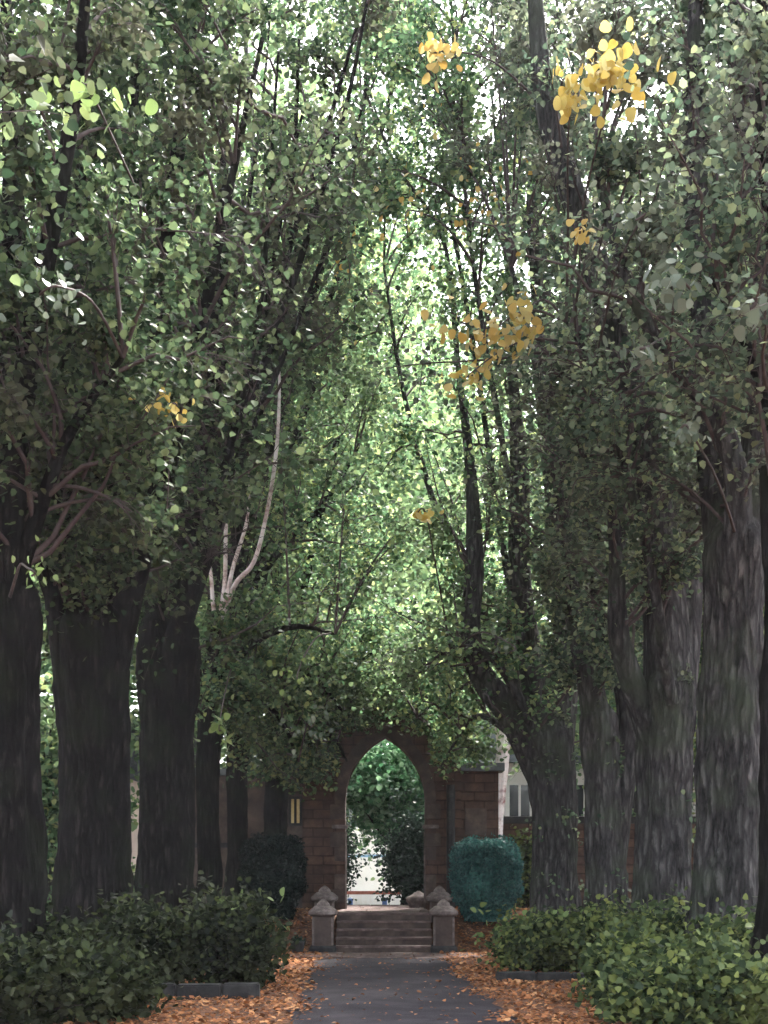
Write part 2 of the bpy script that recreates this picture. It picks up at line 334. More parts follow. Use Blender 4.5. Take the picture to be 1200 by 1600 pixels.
def grow(limbs, n2, n3, nl, L2=3.0, up=.35, bias=(0, 0, 0), t0=.12, leaf=.13, keep=keep_clear, fine=1.0, spread=.16):
    """side branches, twigs and leaves on the limbs; returns (twig V,Q), (leaf V,Q)"""
    B0, BT, BL = [], [], []
    for pts, rad in limbs:
        K = len(pts); tt = rng.uniform(t0, 1, n2) ** .9
        ii = np.clip((tt * (K - 1)).astype(int), 0, K - 2)
        B0.append(pts[ii]); BT.append(unit(pts[ii + 1] - pts[ii])); BL.append(L2 * rng.uniform(.55, 1.15, n2) * (1.15 - .55 * tt))
    B0, BT, BL = np.concatenate(B0), np.concatenate(BT), np.concatenate(BL); n = len(B0)
    D = unit(BT * .55 + unit(rng.normal(size=(n, 3))) * .95 + np.array([0, 0, up]) + np.asarray(bias))
    K2 = 7; s = np.linspace(0, 1, K2)
    bend = rng.normal(size=(n, 3)) * .28; bend[:, 2] += .12
    path2 = B0[:, None, :] + BL[:, None, None] * (s[None, :, None] * D[:, None, :] + (s ** 2)[None, :, None] * bend[:, None, :])
    path2 += np.concatenate([np.zeros((n, 1, 3)), rng.normal(size=(n, K2 - 1, 3)) * .05], axis=1)
    r2 = (.012 + .011 * BL)[:, None] * (1 - .82 * s)[None, :]
    # twigs
    j = np.repeat(np.arange(n), n3); m_ = len(j)
    t3 = rng.uniform(.22, 1, m_); f = t3 * (K2 - 1); i3 = np.clip(f.astype(int), 0, K2 - 2); fr = (f - i3)[:, None]
    O3 = path2[j, i3] * (1 - fr) + path2[j, i3 + 1] * fr
    T3 = unit(path2[j, i3 + 1] - path2[j, i3])
    L3 = rng.uniform(.45, 1.15, m_) * (L2 / 3.0) ** .5
    D3 = unit(T3 * .6 + unit(rng.normal(size=(m_, 3))) * .85 + np.array([0, 0, .1]))
    K3 = 4; s3 = np.linspace(0, 1, K3); g3 = rng.normal(size=(m_, 3)) * .2; g3[:, 2] -= .28
    path3 = O3[:, None, :] + L3[:, None, None] * (s3[None, :, None] * D3[:, None, :] + (s3 ** 2)[None, :, None] * g3[:, None, :])
    r3 = np.full((m_, 1), .007 * fine) * (1 - .7 * s3)[None, :]
    ok3 = keep(path3[:, -1]) & keep(path3[:, 1])
    ok2 = keep(path2[:, -1]) & keep(path2[:, 3])
    path2k, r2k, path3k, r3k = path2[ok2], r2[ok2], path3[ok3], r3[ok3]
    tw = Acc()
    if len(path2k): tw.add(*tubes(path2k, r2k, 5))
    if len(path3k): tw.add(*tubes(path3k, r3k, 3))
    q = np.repeat(np.arange(len(path3k)), nl)
    f = rng.uniform(.1, 1, len(q)) * (K3 - 1); i4 = np.clip(f.astype(int), 0, K3 - 2); fr = (f - i4)[:, None]
    c = path3k[q, i4] * (1 - fr) + path3k[q, i4 + 1] * fr + rng.normal(size=(len(q), 3)) * spread
    c = c[keep(c)]
    c = c[~(before_limb(c) & (rng.uniform(size=len(c)) < .72))]; c = c[~before_limb(c, SHOW_ALL)]
    lv = Acc(); lv.add(*leaves(c, leaf))
    return tw, lv

def trunk_mesh(pts, rad, base_flare=.40, S=72, K=110, seed=0):
    p = smooth_path(np.column_stack([pts, rad]), K); path, r = p[:, :3], p[:, 3]
    a = np.linspace(0, 2 * math.pi, S, endpoint=False); h = path[:, 2] - path[0, 2]
    ph = seed * 1.7
    fl = np.ones((K, S))
    for k, am in ((3, .05), (5, .045), (8, .03), (13, .022), (19, .014)):
        fl += am * np.sin(k * a[None, :] + ph * k + .5 * np.sin(h[:, None] * (.5 + .11 * k) + ph))
    fl += (base_flare * np.exp(-h / .45))[:, None] * (.65 + .5 * np.sin(5 * a + ph)[None, :] * np.sin(2 * a + 1 + ph)[None, :])
    H_ = max(h[-1], 1.0)
    for ny, nx_, am in ((max(3, int(H_ / .7)), 9, .05), (max(4, int(H_ / .5)), 26, .05), (max(6, int(H_ / .22)), 34, .028)):
        g = rng.normal(size=(ny + 1, nx_)); g = np.concatenate([g, g[:, :1]], axis=1)
        yy = np.clip(h / H_, 0, 1) * ny; i0 = np.clip(yy.astype(int), 0, ny - 1); fy = (yy - i0)[:, None]; fy = fy * fy * (3 - 2 * fy)
        xx = a / (2 * math.pi) * nx_; j0 = xx.astype(int); fx = (xx - j0)[None]; fx = fx * fx * (3 - 2 * fx)
        fl += am * ((g[i0][:, j0] * (1 - fx) + g[i0][:, j0 + 1] * fx) * (1 - fy) + (g[i0 + 1][:, j0] * (1 - fx) + g[i0 + 1][:, j0 + 1] * fx) * fy)
    fl += .03 * np.sin(h[:, None] * 2.3 + 2 * np.sin(a + ph)[None, :]) + rng.normal(size=(K, S)) * .010
    return path, r, tubes(path[None], r[None], S, fl[None])

def limb_tube(pts, rad, K=34, S=14, seed=0):
    p = smooth_path(np.column_stack([pts, rad]), K); path, r = p[:, :3], np.maximum(p[:, 3], .012)
    wig = np.column_stack([np.sin(np.linspace(0, 9, K) + seed), np.cos(np.linspace(0, 7, K) + 2 * seed), np.zeros(K)]) * .05
    wig[0] = 0; path = path + wig * np.linspace(0, 1, K)[:, None]
    a = np.linspace(0, 2 * math.pi, S, endpoint=False)
    fl = 1 + .06 * np.sin(3 * a[None, :] + np.linspace(0, 4, K)[:, None] + seed) + .04 * np.sin(5 * a[None, :] + seed) + rng.normal(size=(K, S)) * .012
    return path, r, tubes(path[None], r[None], S, fl[None])

TREES = {}
def tree(key, name, label, group, d, trunk, limbs, bark, leafm, n2=16, n3=9, nl=22, ivy=0, extra=(), limb_bark=None, **kw):
    """trunk: (px, py, width px) rows from the foot up at distance d; limbs: rows (px, py, extra distance, width px)"""
    tp = np.array([P(x, y, d) for x, y, w in trunk]); tr = np.array([w / FPX * d / 2 for x, y, w in trunk])
    foot = tp[0].copy(); foot[2] = ground_z(foot[0], foot[1]) - .08; tp[0] = foot
    root = empty(name, tuple(foot), label, 'tree', group)
    ax_ = unit(tp[-1] - tp[-2]); top, tw_ = tp[-1].copy(), tr[-1]
    for f_, g_ in ((.55, .86), (1.0, .6), (1.3, .3), (1.42, .05)):
        tp = np.vstack([tp, top + ax_ * tw_ * f_]); tr = np.append(tr, tw_ * g_)
    path, r, vq = trunk_mesh(tp, tr, seed=len(TREES) + 1)
    a = Acc(); a.add(*vq); link_mesh('trunk', a.mesh('trunk', foot), bark, root, True)
    if ivy:
        n_ = ivy; t_ = rng.uniform(.02, .8, n_); ii = (t_ * (len(path) - 1)).astype(int)
        an = rng.normal(0, .8, n_) + math.pi * 1.2 + .8 * np.sin(t_ * 9 + len(TREES)); rr_ = r[ii] * 1.12 + .02
        c_ = path[ii] + np.stack([rr_ * np.cos(an) * -1, rr_ * np.sin(an), rng.normal(0, .08, n_)], -1)
        c_[:, 1] = np.minimum(c_[:, 1], path[ii, 1] - .1 * r[ii])
        k_ = np.sin(c_[:, 0] * 7 + c_[:, 2] * 3.1) + np.sin(c_[:, 2] * 5.3 + 1) > .3
        a = Acc(); a.add(*leaves(c_[k_], .075, .15, .8)); tag(link_mesh('ivy', a.mesh('ivy', foot), M['leaf_right'], root), kind='stuff')
    LL = []
    for k, lm in enumerate(limbs):
        lp = np.array([P(x, y, d + dz) for x, y, dz, w in lm]); lr = np.array([w / FPX * (d + dz) / 2 for x, y, dz, w in lm])
        if len(lm) > 2 and lr[0] > .1:                       # the limb swells out of the trunk below the fork
            q_ = lp[0] * .3 + top * .7; q_ = q_ + ax_ * (min(lp[0] @ ax_, top @ ax_) - 1.6 * tw_ - q_ @ ax_)
            lp = np.vstack([q_, lp]); lr = np.append(min(lr[0], .55 * tw_), lr); lr[1] = min(lr[1] * 1.05, .85 * tw_)
        pth, rr, vq = limb_tube(lp, lr, seed=k * 1.3 + len(TREES))
        a = Acc(); a.add(*vq); link_mesh('limb', a.mesh('limb', foot), limb_bark or bark, root, True)
        LL.append((pth, rr))
    tw, lv = grow(LL, n2, n3, nl, **kw)
    allp = np.concatenate([l[0][4:] for l in LL])
    for (x, y, d_, r_, n_) in extra:                        # leafy side branches reaching out of the crown
        ctr = P(x, y, d_); R_ = r_ / FPX * d_
        if not keep_clear(ctr[None])[0]: continue
        nr = allp[np.argmin(np.linalg.norm((allp - ctr) * np.array([1, 1, .7]) + np.array([0, 0, .6]), axis=1))]
        s_ = np.linspace(0, 1, 7)[:, None]; mid = (nr + ctr) / 2 + np.array([0, 0, .2 * np.linalg.norm(nr - ctr)])
        pb = (1 - s_) ** 2 * nr + 2 * s_ * (1 - s_) * mid + s_ ** 2 * ctr
        tw.add(*tubes(pb[None], np.linspace(.03, .007, 7)[None], 5))
        nt_ = 14; tips = ctr + unit(rng.normal(size=(nt_, 3))) * R_ * rng.uniform(.5, 1.1, (nt_, 1)) * np.array([1, 1, .8]); tips[:, 2] -= .1
        st_ = pb[rng.integers(3, 7, nt_)]; q_ = np.linspace(0, 1, 5)[None, :, None]
        tp3 = st_[:, None] * (1 - q_) + tips[:, None] * q_; tp3[:, :, 2] += np.sin(q_[:, :, 0] * math.pi) * .08
        tw.add(*tubes(tp3, np.linspace(.008, .003, 5)[None] * np.ones((nt_, 1)), 3))
        f_ = rng.integers(0, nt_, n_); g_ = rng.uniform(.25, 1.05, n_)[:, None]
        c = st_[f_] * (1 - g_) + tips[f_] * g_ + rng.normal(size=(n_, 3)) * .11
        c = c[keep_clear(c)]; c = c[~(before_limb(c) & (rng.uniform(size=len(c)) < .6))]; c = c[~before_limb(c, SHOW_ALL)]
        if len(c): lv.add(*leaves(c, kw.get('leaf', .1)))
    if tw.n: tag(link_mesh('twigs', tw.mesh('twigs', foot), M['bark_twig'], root), kind='stuff')
    tag(link_mesh('crown', lv.mesh('crown', foot), leafm, root), kind='stuff')
    TREES[key] = (root, foot, LL)
    return root

def copy_tree(src, loc, rz, sc, label, group):
    r = src.copy(); C.objects.link(r); r.location = loc; r.rotation_euler = (0, 0, rz); r.scale = (sc, sc, sc)
    r['label'] = label; r['group'] = group
    for ch in list(src.children):
        c = ch.copy(); C.objects.link(c); c.parent = r
    return r

# ------------------------------------------------------------------ ground, path, steps
def sstep(t): t = np.clip(t, 0, 1); return t * t * (3 - 2 * t)
def ground_z(x, y):
    return .74 * sstep((y - 24.7) / 3.2) * 1.0 - .84 * sstep((y - 32.5) / 9.0)

def grid_lines(lo, hi, fine_lo, fine_hi, step):
    a = list(np.arange(fine_lo, fine_hi + 1e-6, step))
    s = step
    while a[0] > lo: s *= 1.5; a.insert(0, a[0] - s)
    s = step
    while a[-1] < hi: s *= 1.5; a.append(a[-1] + s)
    return np.array(a)

def sheet(name, xs, ys, zf, mat, kind='structure'):
    X, Y = np.meshgrid(xs, ys); Z = zf(X, Y)
    idx = np.arange(X.size).reshape(X.shape)
    Q = np.stack([idx[:-1, :-1], idx[:-1, 1:], idx[1:, 1:], idx[1:, :-1]], -1).reshape(-1, 4)
    o = link_mesh(name, quads_mesh(name, np.stack([X, Y, Z], -1).reshape(-1, 3), Q), mat, None, True)
    return tag(o, kind=kind)

def gz_rough(X, Y):
    bump = .03 * np.sin(2.1 * X + .7 * Y) * np.sin(1.3 * Y - .4 * X) + .015 * np.sin(6.3 * X + 1) * np.sin(5.1 * Y)
    side = sstep((np.abs(X) - 1.35) / .6) * (1 - sstep((Y - 24) / 1.0) * (np.abs(X) < 1.6))
    return ground_z(X, Y) + bump * side
sheet('ground', grid_lines(-500, 500, -9, 9, .2), grid_lines(-300, 900, 6, 44, .2), gz_rough, M['soil'])
# asphalt walk with uneven edges
ys = np.linspace(-12, 23.35, 180); us = np.linspace(-1, 1, 15)
U, Y = np.meshgrid(us, ys)
edge = 1.22 + .05 * np.sin(2.3 * Y + np.sign(U) * 1.2) + .035 * np.sin(7.1 * Y + 2 * np.sign(U))
X = U * edge + .2 * sstep((21 - Y) / 8); Z = .012 + .012 * (1 - U ** 2)
idx = np.arange(X.size).reshape(X.shape)
Q = np.stack([idx[:-1, :-1], idx[:-1, 1:], idx[1:, 1:], idx[1:, :-1]], -1).reshape(-1, 4)
tag(link_mesh('path', quads_mesh('path', np.stack([X, Y, Z], -1).reshape(-1, 3), Q), M['asphalt'], None, True), kind='structure')
# landing flags at the foot of the steps
land = empty('landing_pavement', (0, 24.1, 0)); land['kind'] = 'structure'
x = -2.75
while x < 3.2:
    w = random.uniform(.5, .8)
    box('flagstone', x, x + w - .015, 23.38 + random.uniform(-.04, .04) - 24.1, 24.86 - 24.1, -.1, .028 + random.uniform(0, .012), M['stone_step'], land, .01)
    x += w
# upper terrace slab
terr = empty('terrace_pavement', (0, 26.5, .7)); terr['kind'] = 'structure'
for r_ in range(7):
    x = -.98
    while x < .9:
        w = min(random.uniform(.4, .7), .99 - x)
        box('flagstone', x, x + w - .012, r_ * .9 + .002, r_ * .9 + .888, -.2, .052 + random.uniform(0, .006), M['stone_step'], terr, .01)
        x += w

st = empty('stone_steps', (0, 25.0, 0), 'worn stone steps rising from the walk to the archway', 'steps')
for i in range(5):
    y0 = .3 * i
    s_ = box('step', -.97 + random.uniform(-.01, .01), .97 + random.uniform(-.01, .01), y0 - .03, y0 + (.34 if i < 4 else .49), .15 * i + .11, .15 * (i + 1), M['stone_step'], st, .015)
    box('riser', -.95, .95, y0, y0 + .31, .15 * i - .06, .15 * i + .11, M['stone'], st)

def pier(loc, label):
    p = empty('stone_pier', loc, label, 'pier', 'stone piers flanking the steps')
    lathe_sq('base', [(.26, -.25), (.26, .12), (.235, .16)], M['stone_dark'], p)
    lathe_sq('shaft', [(.205, .15), (.20, .74)], M['stone'], p)
    for sx in (-1, 1):                                   # pale arrises of the recessed panel
        box('corner_strip', sx * .185 - .02, sx * .185 + .02, -.222, -.19, .17, .72, M['stone_pale'], p, .006)
    cp = lathe_sq('cap', [(.225, .735), (.275, .77), (.275, .83), (.16, .93)], M['stone_pale'], p)
    lathe_sq('finial', [(.13, .92), (.12, .97), (.07, 1.03), (.01, 1.07)], M['stone_pale'], cp)
    return p
pier((-1.19, 25.05, 0), 'front left stone pier with pyramid cap at the foot of the steps')
pier((1.165, 25.05, 0), 'front right stone pier with pyramid cap at the foot of the steps')
pier((-1.25, 27.0, .24), 'rear left stone pier showing its cap behind the front left one')
pier((1.17, 27.0, .24), 'rear right stone pier showing its cap behind the front right one')
for sx, nm in ((-1, 'left'), (1, 'right')):
    w_ = poly = None
    e = empty('cheek_wall', (sx * 1.19, 25.3, 0), 'low sloping stone cheek wall on the %s of the steps' % nm, 'wall', 'walls beside the steps')
    bm = bmesh.new()
    pr = [(0, -.1), (0, .38), (1.3, .82), (1.3, -.1)]
    a_ = [bm.verts.new((-.13, y, z)) for y, z in pr]; b_ = [bm.verts.new((.13, y, z)) for y, z in pr]
    bm.faces.new(a_); bm.faces.new(b_[::-1])
    for i in range(4): bm.faces.new((a_[i], b_[i], b_[(i+1) % 4], a_[(i+1) % 4]))
    bmesh.ops.recalc_face_normals(bm, faces=bm.faces[:])
    me = bpy.data.meshes.new('wall_body'); bm.to_mesh(me); bm.free(); link_mesh('wall_body', me, M['stone'], e)
    bm = bmesh.new(); pr = [(-.0, .383), (-.0, .44), (1.3, .88), (1.3, .823)]
    a_ = [bm.verts.new((-.16, y, z)) for y, z in pr]; b_ = [bm.verts.new((.16, y, z)) for y, z in pr]
    bm.faces.new(a_); bm.faces.new(b_[::-1])
    for i in range(4): bm.faces.new((a_[i], b_[i], b_[(i+1) % 4], a_[(i+1) % 4]))
    bmesh.ops.recalc_face_normals(bm, faces=bm.faces[:])
    me = bpy.data.meshes.new('coping'); bm.to_mesh(me); bm.free(); link_mesh('coping', me, M['stone_pale'], e)

# ------------------------------------------------------------------ gateway with the pointed arch
GY = 29.0
gate = empty('gateway', (0, GY, .7), 'brown stone gateway with tall pointed arch and gable at the head of the steps', 'gateway')
xl, xr, spr, apx = -.88, .94, 3.2 - .7, 4.68 - .7
xc = (xl + xr) / 2; hw = (xr - xl) / 2; hgt = apx - spr
Rr = (hw * hw + hgt * hgt) / (2 * hw)                      # pointed arch: two arcs centred on the springing line
def arch_pts(off, n=14):
    out = []
    cx = xr - Rr; amax = math.acos(max(-1, min(1, (xc - cx) / (Rr + off))))
    for i in range(n + 1):
        a = amax * i / n; out.append((cx + (Rr + off) * math.cos(a), spr + (Rr + off) * math.sin(a)))
    return out                                             # right springing -> apex
R0 = arch_pts(0.0); Lx = [(2 * xc - x, z) for x, z in R0][::-1]
outline = [(-1.85, -.6), (-1.85, 3.7), (xc - .25, 5.25), (xc + .3, 5.25), (1.75, 3.7), (1.75, -.6), (xr, -.6)] + R0 + Lx[1:] + [(xl, -.6)]
poly_extrude('wall', outline, 0, .75, M['stone_red'], gate)
for sgn in (1, -1):
    o_ = arch_pts(.24); i_ = arch_pts(-.005); n = len(i_)
    for k in range(0, n - 1, 2):
        k2 = min(k + 2, n - 1)
        pts = [i_[k], i_[k2], o_[k2], o_[k]]
        pts = [(xc + sgn * (x - xc), z) for x, z in pts]
        poly_extrude('voussoir', pts, -.06 - .01 * (k % 4), .12, M['stone'], gate)
    xj = xr if sgn > 0 else xl
    z = -.1; q = 0
    while z < spr - .02:
        h = min(random.uniform(.28, .36), spr - z); w = .34 if q % 2 else .24
        a_, b_ = (xj - .004, xj + w) if sgn > 0 else (xj - w, xj + .004)
        box('quoin', a_, b_, -.05 - .012 * (q % 2), .2, z + .006, z + h - .006, M['stone'] if q % 3 else M['stone_red'], gate, .01)
        z += h; q += 1
    a_, b_ = (xj - .06, xj + .3) if sgn > 0 else (xj - .3, xj + .06)
    box('impost', a_, b_, -.11, .3, spr - .62, spr - .54, M['stone_pale'], gate, .012)
# pale strips painting light on the inner reveal edges, and dark column on the right side
box('lit_edge_strip', xr - .03, xr - .006, .14, .3, -.05, spr - .7, M['stone_pale'], gate, .004)
box('lit_edge_strip', xl + .006, xl + .03, .14, .3, -.05, spr - .7, M['stone_pale'], gate, .004)
def column(x, y, r, z0, z1, mat, parent, name='column'):
    a = Acc(); zz = np.linspace(z0, z1, 6); a.add(*tubes(np.column_stack([np.full(6, x), np.full(6, y), zz])[None], np.full((1, 6), r), 16))
    return link_mesh(name, a.mesh(name), mat, parent, True)
column(1.50, -.22, .095, -.6, 2.85, M['stone_dark'], gate)
box('column_base', 1.37, 1.63, -.36, -.09, -.6, -.22, M['stone_dark'], gate, .02)
# gable coping and dark finial
for sgn in (-1, 1):
    x_e = -1.95 if sgn < 0 else 1.85; x_a = xc - .22 if sgn < 0 else xc + .27
    poly_extrude('gable_coping', [(x_e, 3.64), (x_e, 3.84), (x_a, 5.42), (x_a, 5.255)], -.08, .83, M['stone_dark'], gate)
box('apex_block', xc - .25, xc + .32, -.1, .85, 5.26, 5.72, M['stone_dark'], gate, .03)
poly_extrude('finial', [(xc - .2, 5.71), (xc + .27, 5.71), (xc + .12, 6.02), (xc + .03, 6.3), (xc - .06, 6.02)], .2, .5, M['stone_dark'], gate)

def window(parent, x0, x1, y, z0, z1, fm, pm, sill=True, bars=1, name='window'):
    w = box(name, x0, x1, y - .03, y + .05, z0, z1, fm, parent)
    e_ = .06 if x1 - x0 < .9 else .09
    n = bars + 1; ww = (x1 - x0 - e_ * (n + 1)) / n
    for i in range(n):
        a_ = x0 + e_ + i * (ww + e_)
        box('pane', a_, a_ + ww, y - .036, y - .02, z0 + e_, z1 - e_, pm, w)
    if sill: box('sill', x0 - .08, x1 + .08, y - .12, y + .02, z0 - .1, z0 - .003, M['stone_pale'], w)
    return w
# left wing: a low lodge wall with a window coloured lit yellow and a pale ledge; right wing beyond the column
lw = empty('lodge_wing', (0, GY + .3, .7), 'dark lodge wall with small window coloured lit yellow left of the archway', 'lodge')
box('wall', -4.6, -1.86, 0, .5, -.8, 3.1, M['stone'], lw)
box('roof_edge', -4.75, -1.86, -.15, .65, 3.103, 3.28, M['slate'], lw)
window(lw, -2.18, -1.82 - .05, -.02, 1.95, 2.62, M['stone_dark'], M['lit_pane_yellow'], False, 1)
box('ledge', -2.35, -1.87, -.16, -.003, 1.42, 1.60, M['stone_pale'], lw, .015)
box('string_course', -4.6, -2.36, -.08, -.003, 1.45, 1.56, M['stone_dark'], lw, .01)
rw = empty('lodge_wing', (0, GY + .3, .7), 'brown stone lodge wall right of the archway behind the round clipped bush', 'lodge')
box('wall', 1.76, 2.62, 0, .5, -.8, 3.2, M['stone_red'], rw)
box('roof_edge', 1.76, 2.75, -.15, .65, 3.203, 3.38, M['slate'], rw)
box('ledge', 1.76, 2.66, -.13, -.003, 1.35, 1.62, M['stone_dark'], rw, .015)
box('panel', 1.85, 2.35, -.05, -.003, 1.75, 2.35, M['stone'], rw, .01)

# garden wall with ivy, right of the lodge
gw = empty('garden_wall', (0, 30.6, .5), 'brown garden wall with dark coping behind the right trees', 'wall')
box('wall_body', 2.75, 16, 0, .35, -1.2, 2.25, M['stone_red'], gw)
box('coping', 2.7, 16.05, -.08, .43, 2.253, 2.42, M['stone_dark'], gw, .02)

# ------------------------------------------------------------------ foliage masses: shrubs, clipped bushes, far trees
def clump_leaves(center, rad, n_clump, per, size, shell=.55, flat=.45, squash=1.0, crad=.3):
    u = unit(rng.normal(size=(n_clump, 3))); rr = (rng.uniform(shell, 1.0, n_clump) * (1 + .3 * rng.uniform(size=n_clump) ** 4))[:, None]
    lump = 1 + .16 * np.sin(u[:, 0:1] * 5 + 1.3 * center[0]) * np.sin(u[:, 2:3] * 6 + center[1]) + .12 * np.sin(u[:, 1:2] * 9 + center[0])
    cc = np.asarray(center) + u * rr * lump * np.asarray(rad)
    c = np.repeat(cc, per, axis=0) + rng.normal(size=(n_clump * per, 3)) * crad * np.array([1, 1, squash])
    return cc, c

def shrub(name, label, loc, rad, n_clump, per, size, leafm, group, cat='shrub', lean=0, stems=9):
    x, y = loc; z0 = float(ground_z(x, y)); root = empty(name, (x, y, z0), label, cat, group)
    a = Acc(); ctr = np.array([0, 0, rad[2] * .95])
    cc, c = clump_leaves(ctr, rad, n_clump, per, size, .35, crad=.13)
    c = c[c[:, 2] > .05]
    a.add(*leaves(c, size, .5, .2))
    tag(link_mesh('foliage', a.mesh('foliage'), leafm, root), kind='stuff')
    tips = cc[rng.choice(len(cc), min(len(cc), stems * 6), replace=False)]
    base = rng.normal(size=(len(tips), 3)) * np.array([rad[0] * .15, rad[1] * .15, 0]); base[:, 2] = -.03
    s = np.linspace(0, 1, 5)[None, :, None]
    paths = base[:, None] * (1 - s) + tips[:, None] * s; paths[:, :, 2] += (np.sin(s[:, :, 0] * math.pi) * .15 * rad[2])
    t = Acc(); t.add(*tubes(paths, np.linspace(.014, .004, 5)[None] * np.ones((len(tips), 1)), 4))
    tag(link_mesh('stems', t.mesh('stems'), M['bark_twig'], root), kind='stuff')
    return root

def topiary(label, loc, rx, h, seed, mt):
    x, y = loc; z0 = float(ground_z(x, y)); root = empty('clipped_bush', (x, y, z0), label, 'bush', 'round clipped bushes either side of the steps')
    def prof(v): # v 0..1 height -> radius factor : drum that narrows to the foot
        return np.clip(.62 + .5 * sstep(v / .5), 0, 1) * np.sqrt(np.clip(1 - np.clip((v - .72) / .30, 0, 1) ** 2.6, 0, 1))
    def surf(v, a):
        r = rx * prof(v) * (1 + .035 * np.sin(4 * a + seed) + .04 * np.sin(7 * v * 3 + 3 * a))
        return np.stack([r * np.cos(a), r * np.sin(a), .05 + v * (h - .05)], -1)
    v, a = np.meshgrid(np.linspace(0, 1, 18), np.linspace(0, 2 * math.pi, 28, endpoint=False), indexing='ij')
    Pm = surf(v, a) * np.array([.9, .9, .95]); idx = np.arange(v.size).reshape(v.shape); nx = np.roll(idx, -1, 1)
    Q = np.stack([idx[:-1], nx[:-1], nx[1:], idx[1:]], -1).reshape(-1, 4)
    link_mesh('inner_growth', quads_mesh('inner_growth', Pm.reshape(-1, 3), Q), mt, root, True)
    n = 11000; v = rng.uniform(0, 1, n) ** .8; v = np.where(rng.uniform(size=n) < .2, rng.uniform(.86, 1, n), v); a = rng.uniform(0, 2 * math.pi, n)
    c = surf(v, a) * (rng.uniform(.93, 1.02, n) + .07 * rng.uniform(size=n) ** 6)[:, None]
    acc = Acc(); acc.add(*leaves(c, .055, .2, -.5))
    tag(link_mesh('foliage', acc.mesh('foliage'), mt, root), kind='stuff')
    column(0, 0, .07, -.1, .4, M['bark_left'], root, 'stem')
    return root
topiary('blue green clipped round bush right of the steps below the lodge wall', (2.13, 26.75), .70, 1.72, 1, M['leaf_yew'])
topiary('very dark clipped round bush left of the steps in deep shade', (-2.34, 26.9), .68, 1.74, 4, M['leaf_clip_shaded'])

def far_tree(name, label, group, loc, h, spread, bark, leafm, clumps, per, size, parts=True, ctr_h=.62, vr=.42):
    x, y = loc; z0 = float(ground_z(x, y)) - .1; root = empty(name, (x, y, z0), label, 'tree', group)
    tp = np.array([(0, 0, 0), (.1, 0, h * .2), (-.05, .1, h * .45), (.1, 0, h * .75)]); tr = np.array([.02, .016, .011, .003]) * h
    pth, r, vq = trunk_mesh(tp, tr, .3, 18, 30, seed=x); a = Acc(); a.add(*vq); link_mesh('trunk', a.mesh('trunk'), bark, root, True)
    cc, c = clump_leaves((0, 0, h * ctr_h), (spread, spread, h * vr), clumps, per, size, .15, crad=.045 * h)
    for k in rng.choice(len(cc), 9, replace=False):
        s0 = pth[int(rng.uniform(.35, .9) * 29)]; m_ = (s0 + cc[k]) / 2 + np.array([0, 0, -.05 * h])
        _, _, vq = limb_tube(np.array([s0, m_, cc[k]]), np.array([.007, .005, .0015]) * h, 14, 7, k); a = Acc(); a.add(*vq)
        link_mesh('limb', a.mesh('limb'), bark, root, True)
    a = Acc(); a.add(*leaves(c, size)); tag(link_mesh('crown', a.mesh('crown'), leafm, root), kind='stuff')
    return root

gF = 'tall trees behind the gateway'
f1 = far_tree('broadleaf_tree', 'tall bright green tree straight behind the arch gable', gF, (-2.6, 43), 17, 4.4, M['bark_right'], M['leaf_far'], 420, 42, .22)
f2 = far_tree('broadleaf_tree', 'tall yellow green tree behind the right lodge wall', gF, (8.0, 40), 18, 4.6, M['bark_right'], M['leaf_mid'], 420, 42, .22)
f3 = far_tree('broadleaf_tree', 'very tall light green tree behind the left branches', gF, (-7.5, 51), 33, 6.8, M['bark_right'], M['leaf_far'], 560, 44, .30, ctr_h=.60, vr=.40)
spots = [(2.6, 77, 1.2, 'f3', 'very tall light green tree closing the avenue in the middle'), (-3.6, 47, .98, 'f3', 'very tall light green tree rising just left of the arch gable'), (12.5, 56, 1.0, 'f3', 'very tall light green tree behind the right limbs'),
         (-8.5, 39, 1.15, 'f1', 'green tree behind the left trunks nearest the gateway'), (10.5, 47, 1.2, 'f1', 'green tree behind the white house on the right'),
         (3.4, 57, .85, 'f2', 'far yellow green tree low in the middle of the avenue'),
         (-15, 46, 1.25, 'f2', 'yellow green tree beyond the far left trunks'), (-14.5, 33, 1.1, 'f1', 'green tree in the gap between the two leftmost trunks'),
         (13.5, 34, 1.15, 'f2', 'yellow green tree beyond the thick right trunks'), (18, 44, 1.2, 'f1', 'green tree beyond the rightmost trunk'),
         (-21, 36, 1.3, 'f2', 'yellow green tree at the far left edge'), (-15, 40, .95, 'f3', 'very tall tree behind the dark left trunks'), (15.5, 39, .95, 'f3', 'very tall tree behind the thick right trunks'), (-12, 27, 1.25, 'f1', 'leafy tree close behind the dark left trunks'), (12.5, 26, 1.25, 'f1', 'leafy tree close behind the thick right trunks')]
for k, (x, y, s_, src, lb) in enumerate(spots):
    copy_tree({'f1': f1, 'f2': f2, 'f3': f3}[src], (x, y, float(ground_z(x, y)) - .1), k * 1.13 + .5, s_, lb, gF)

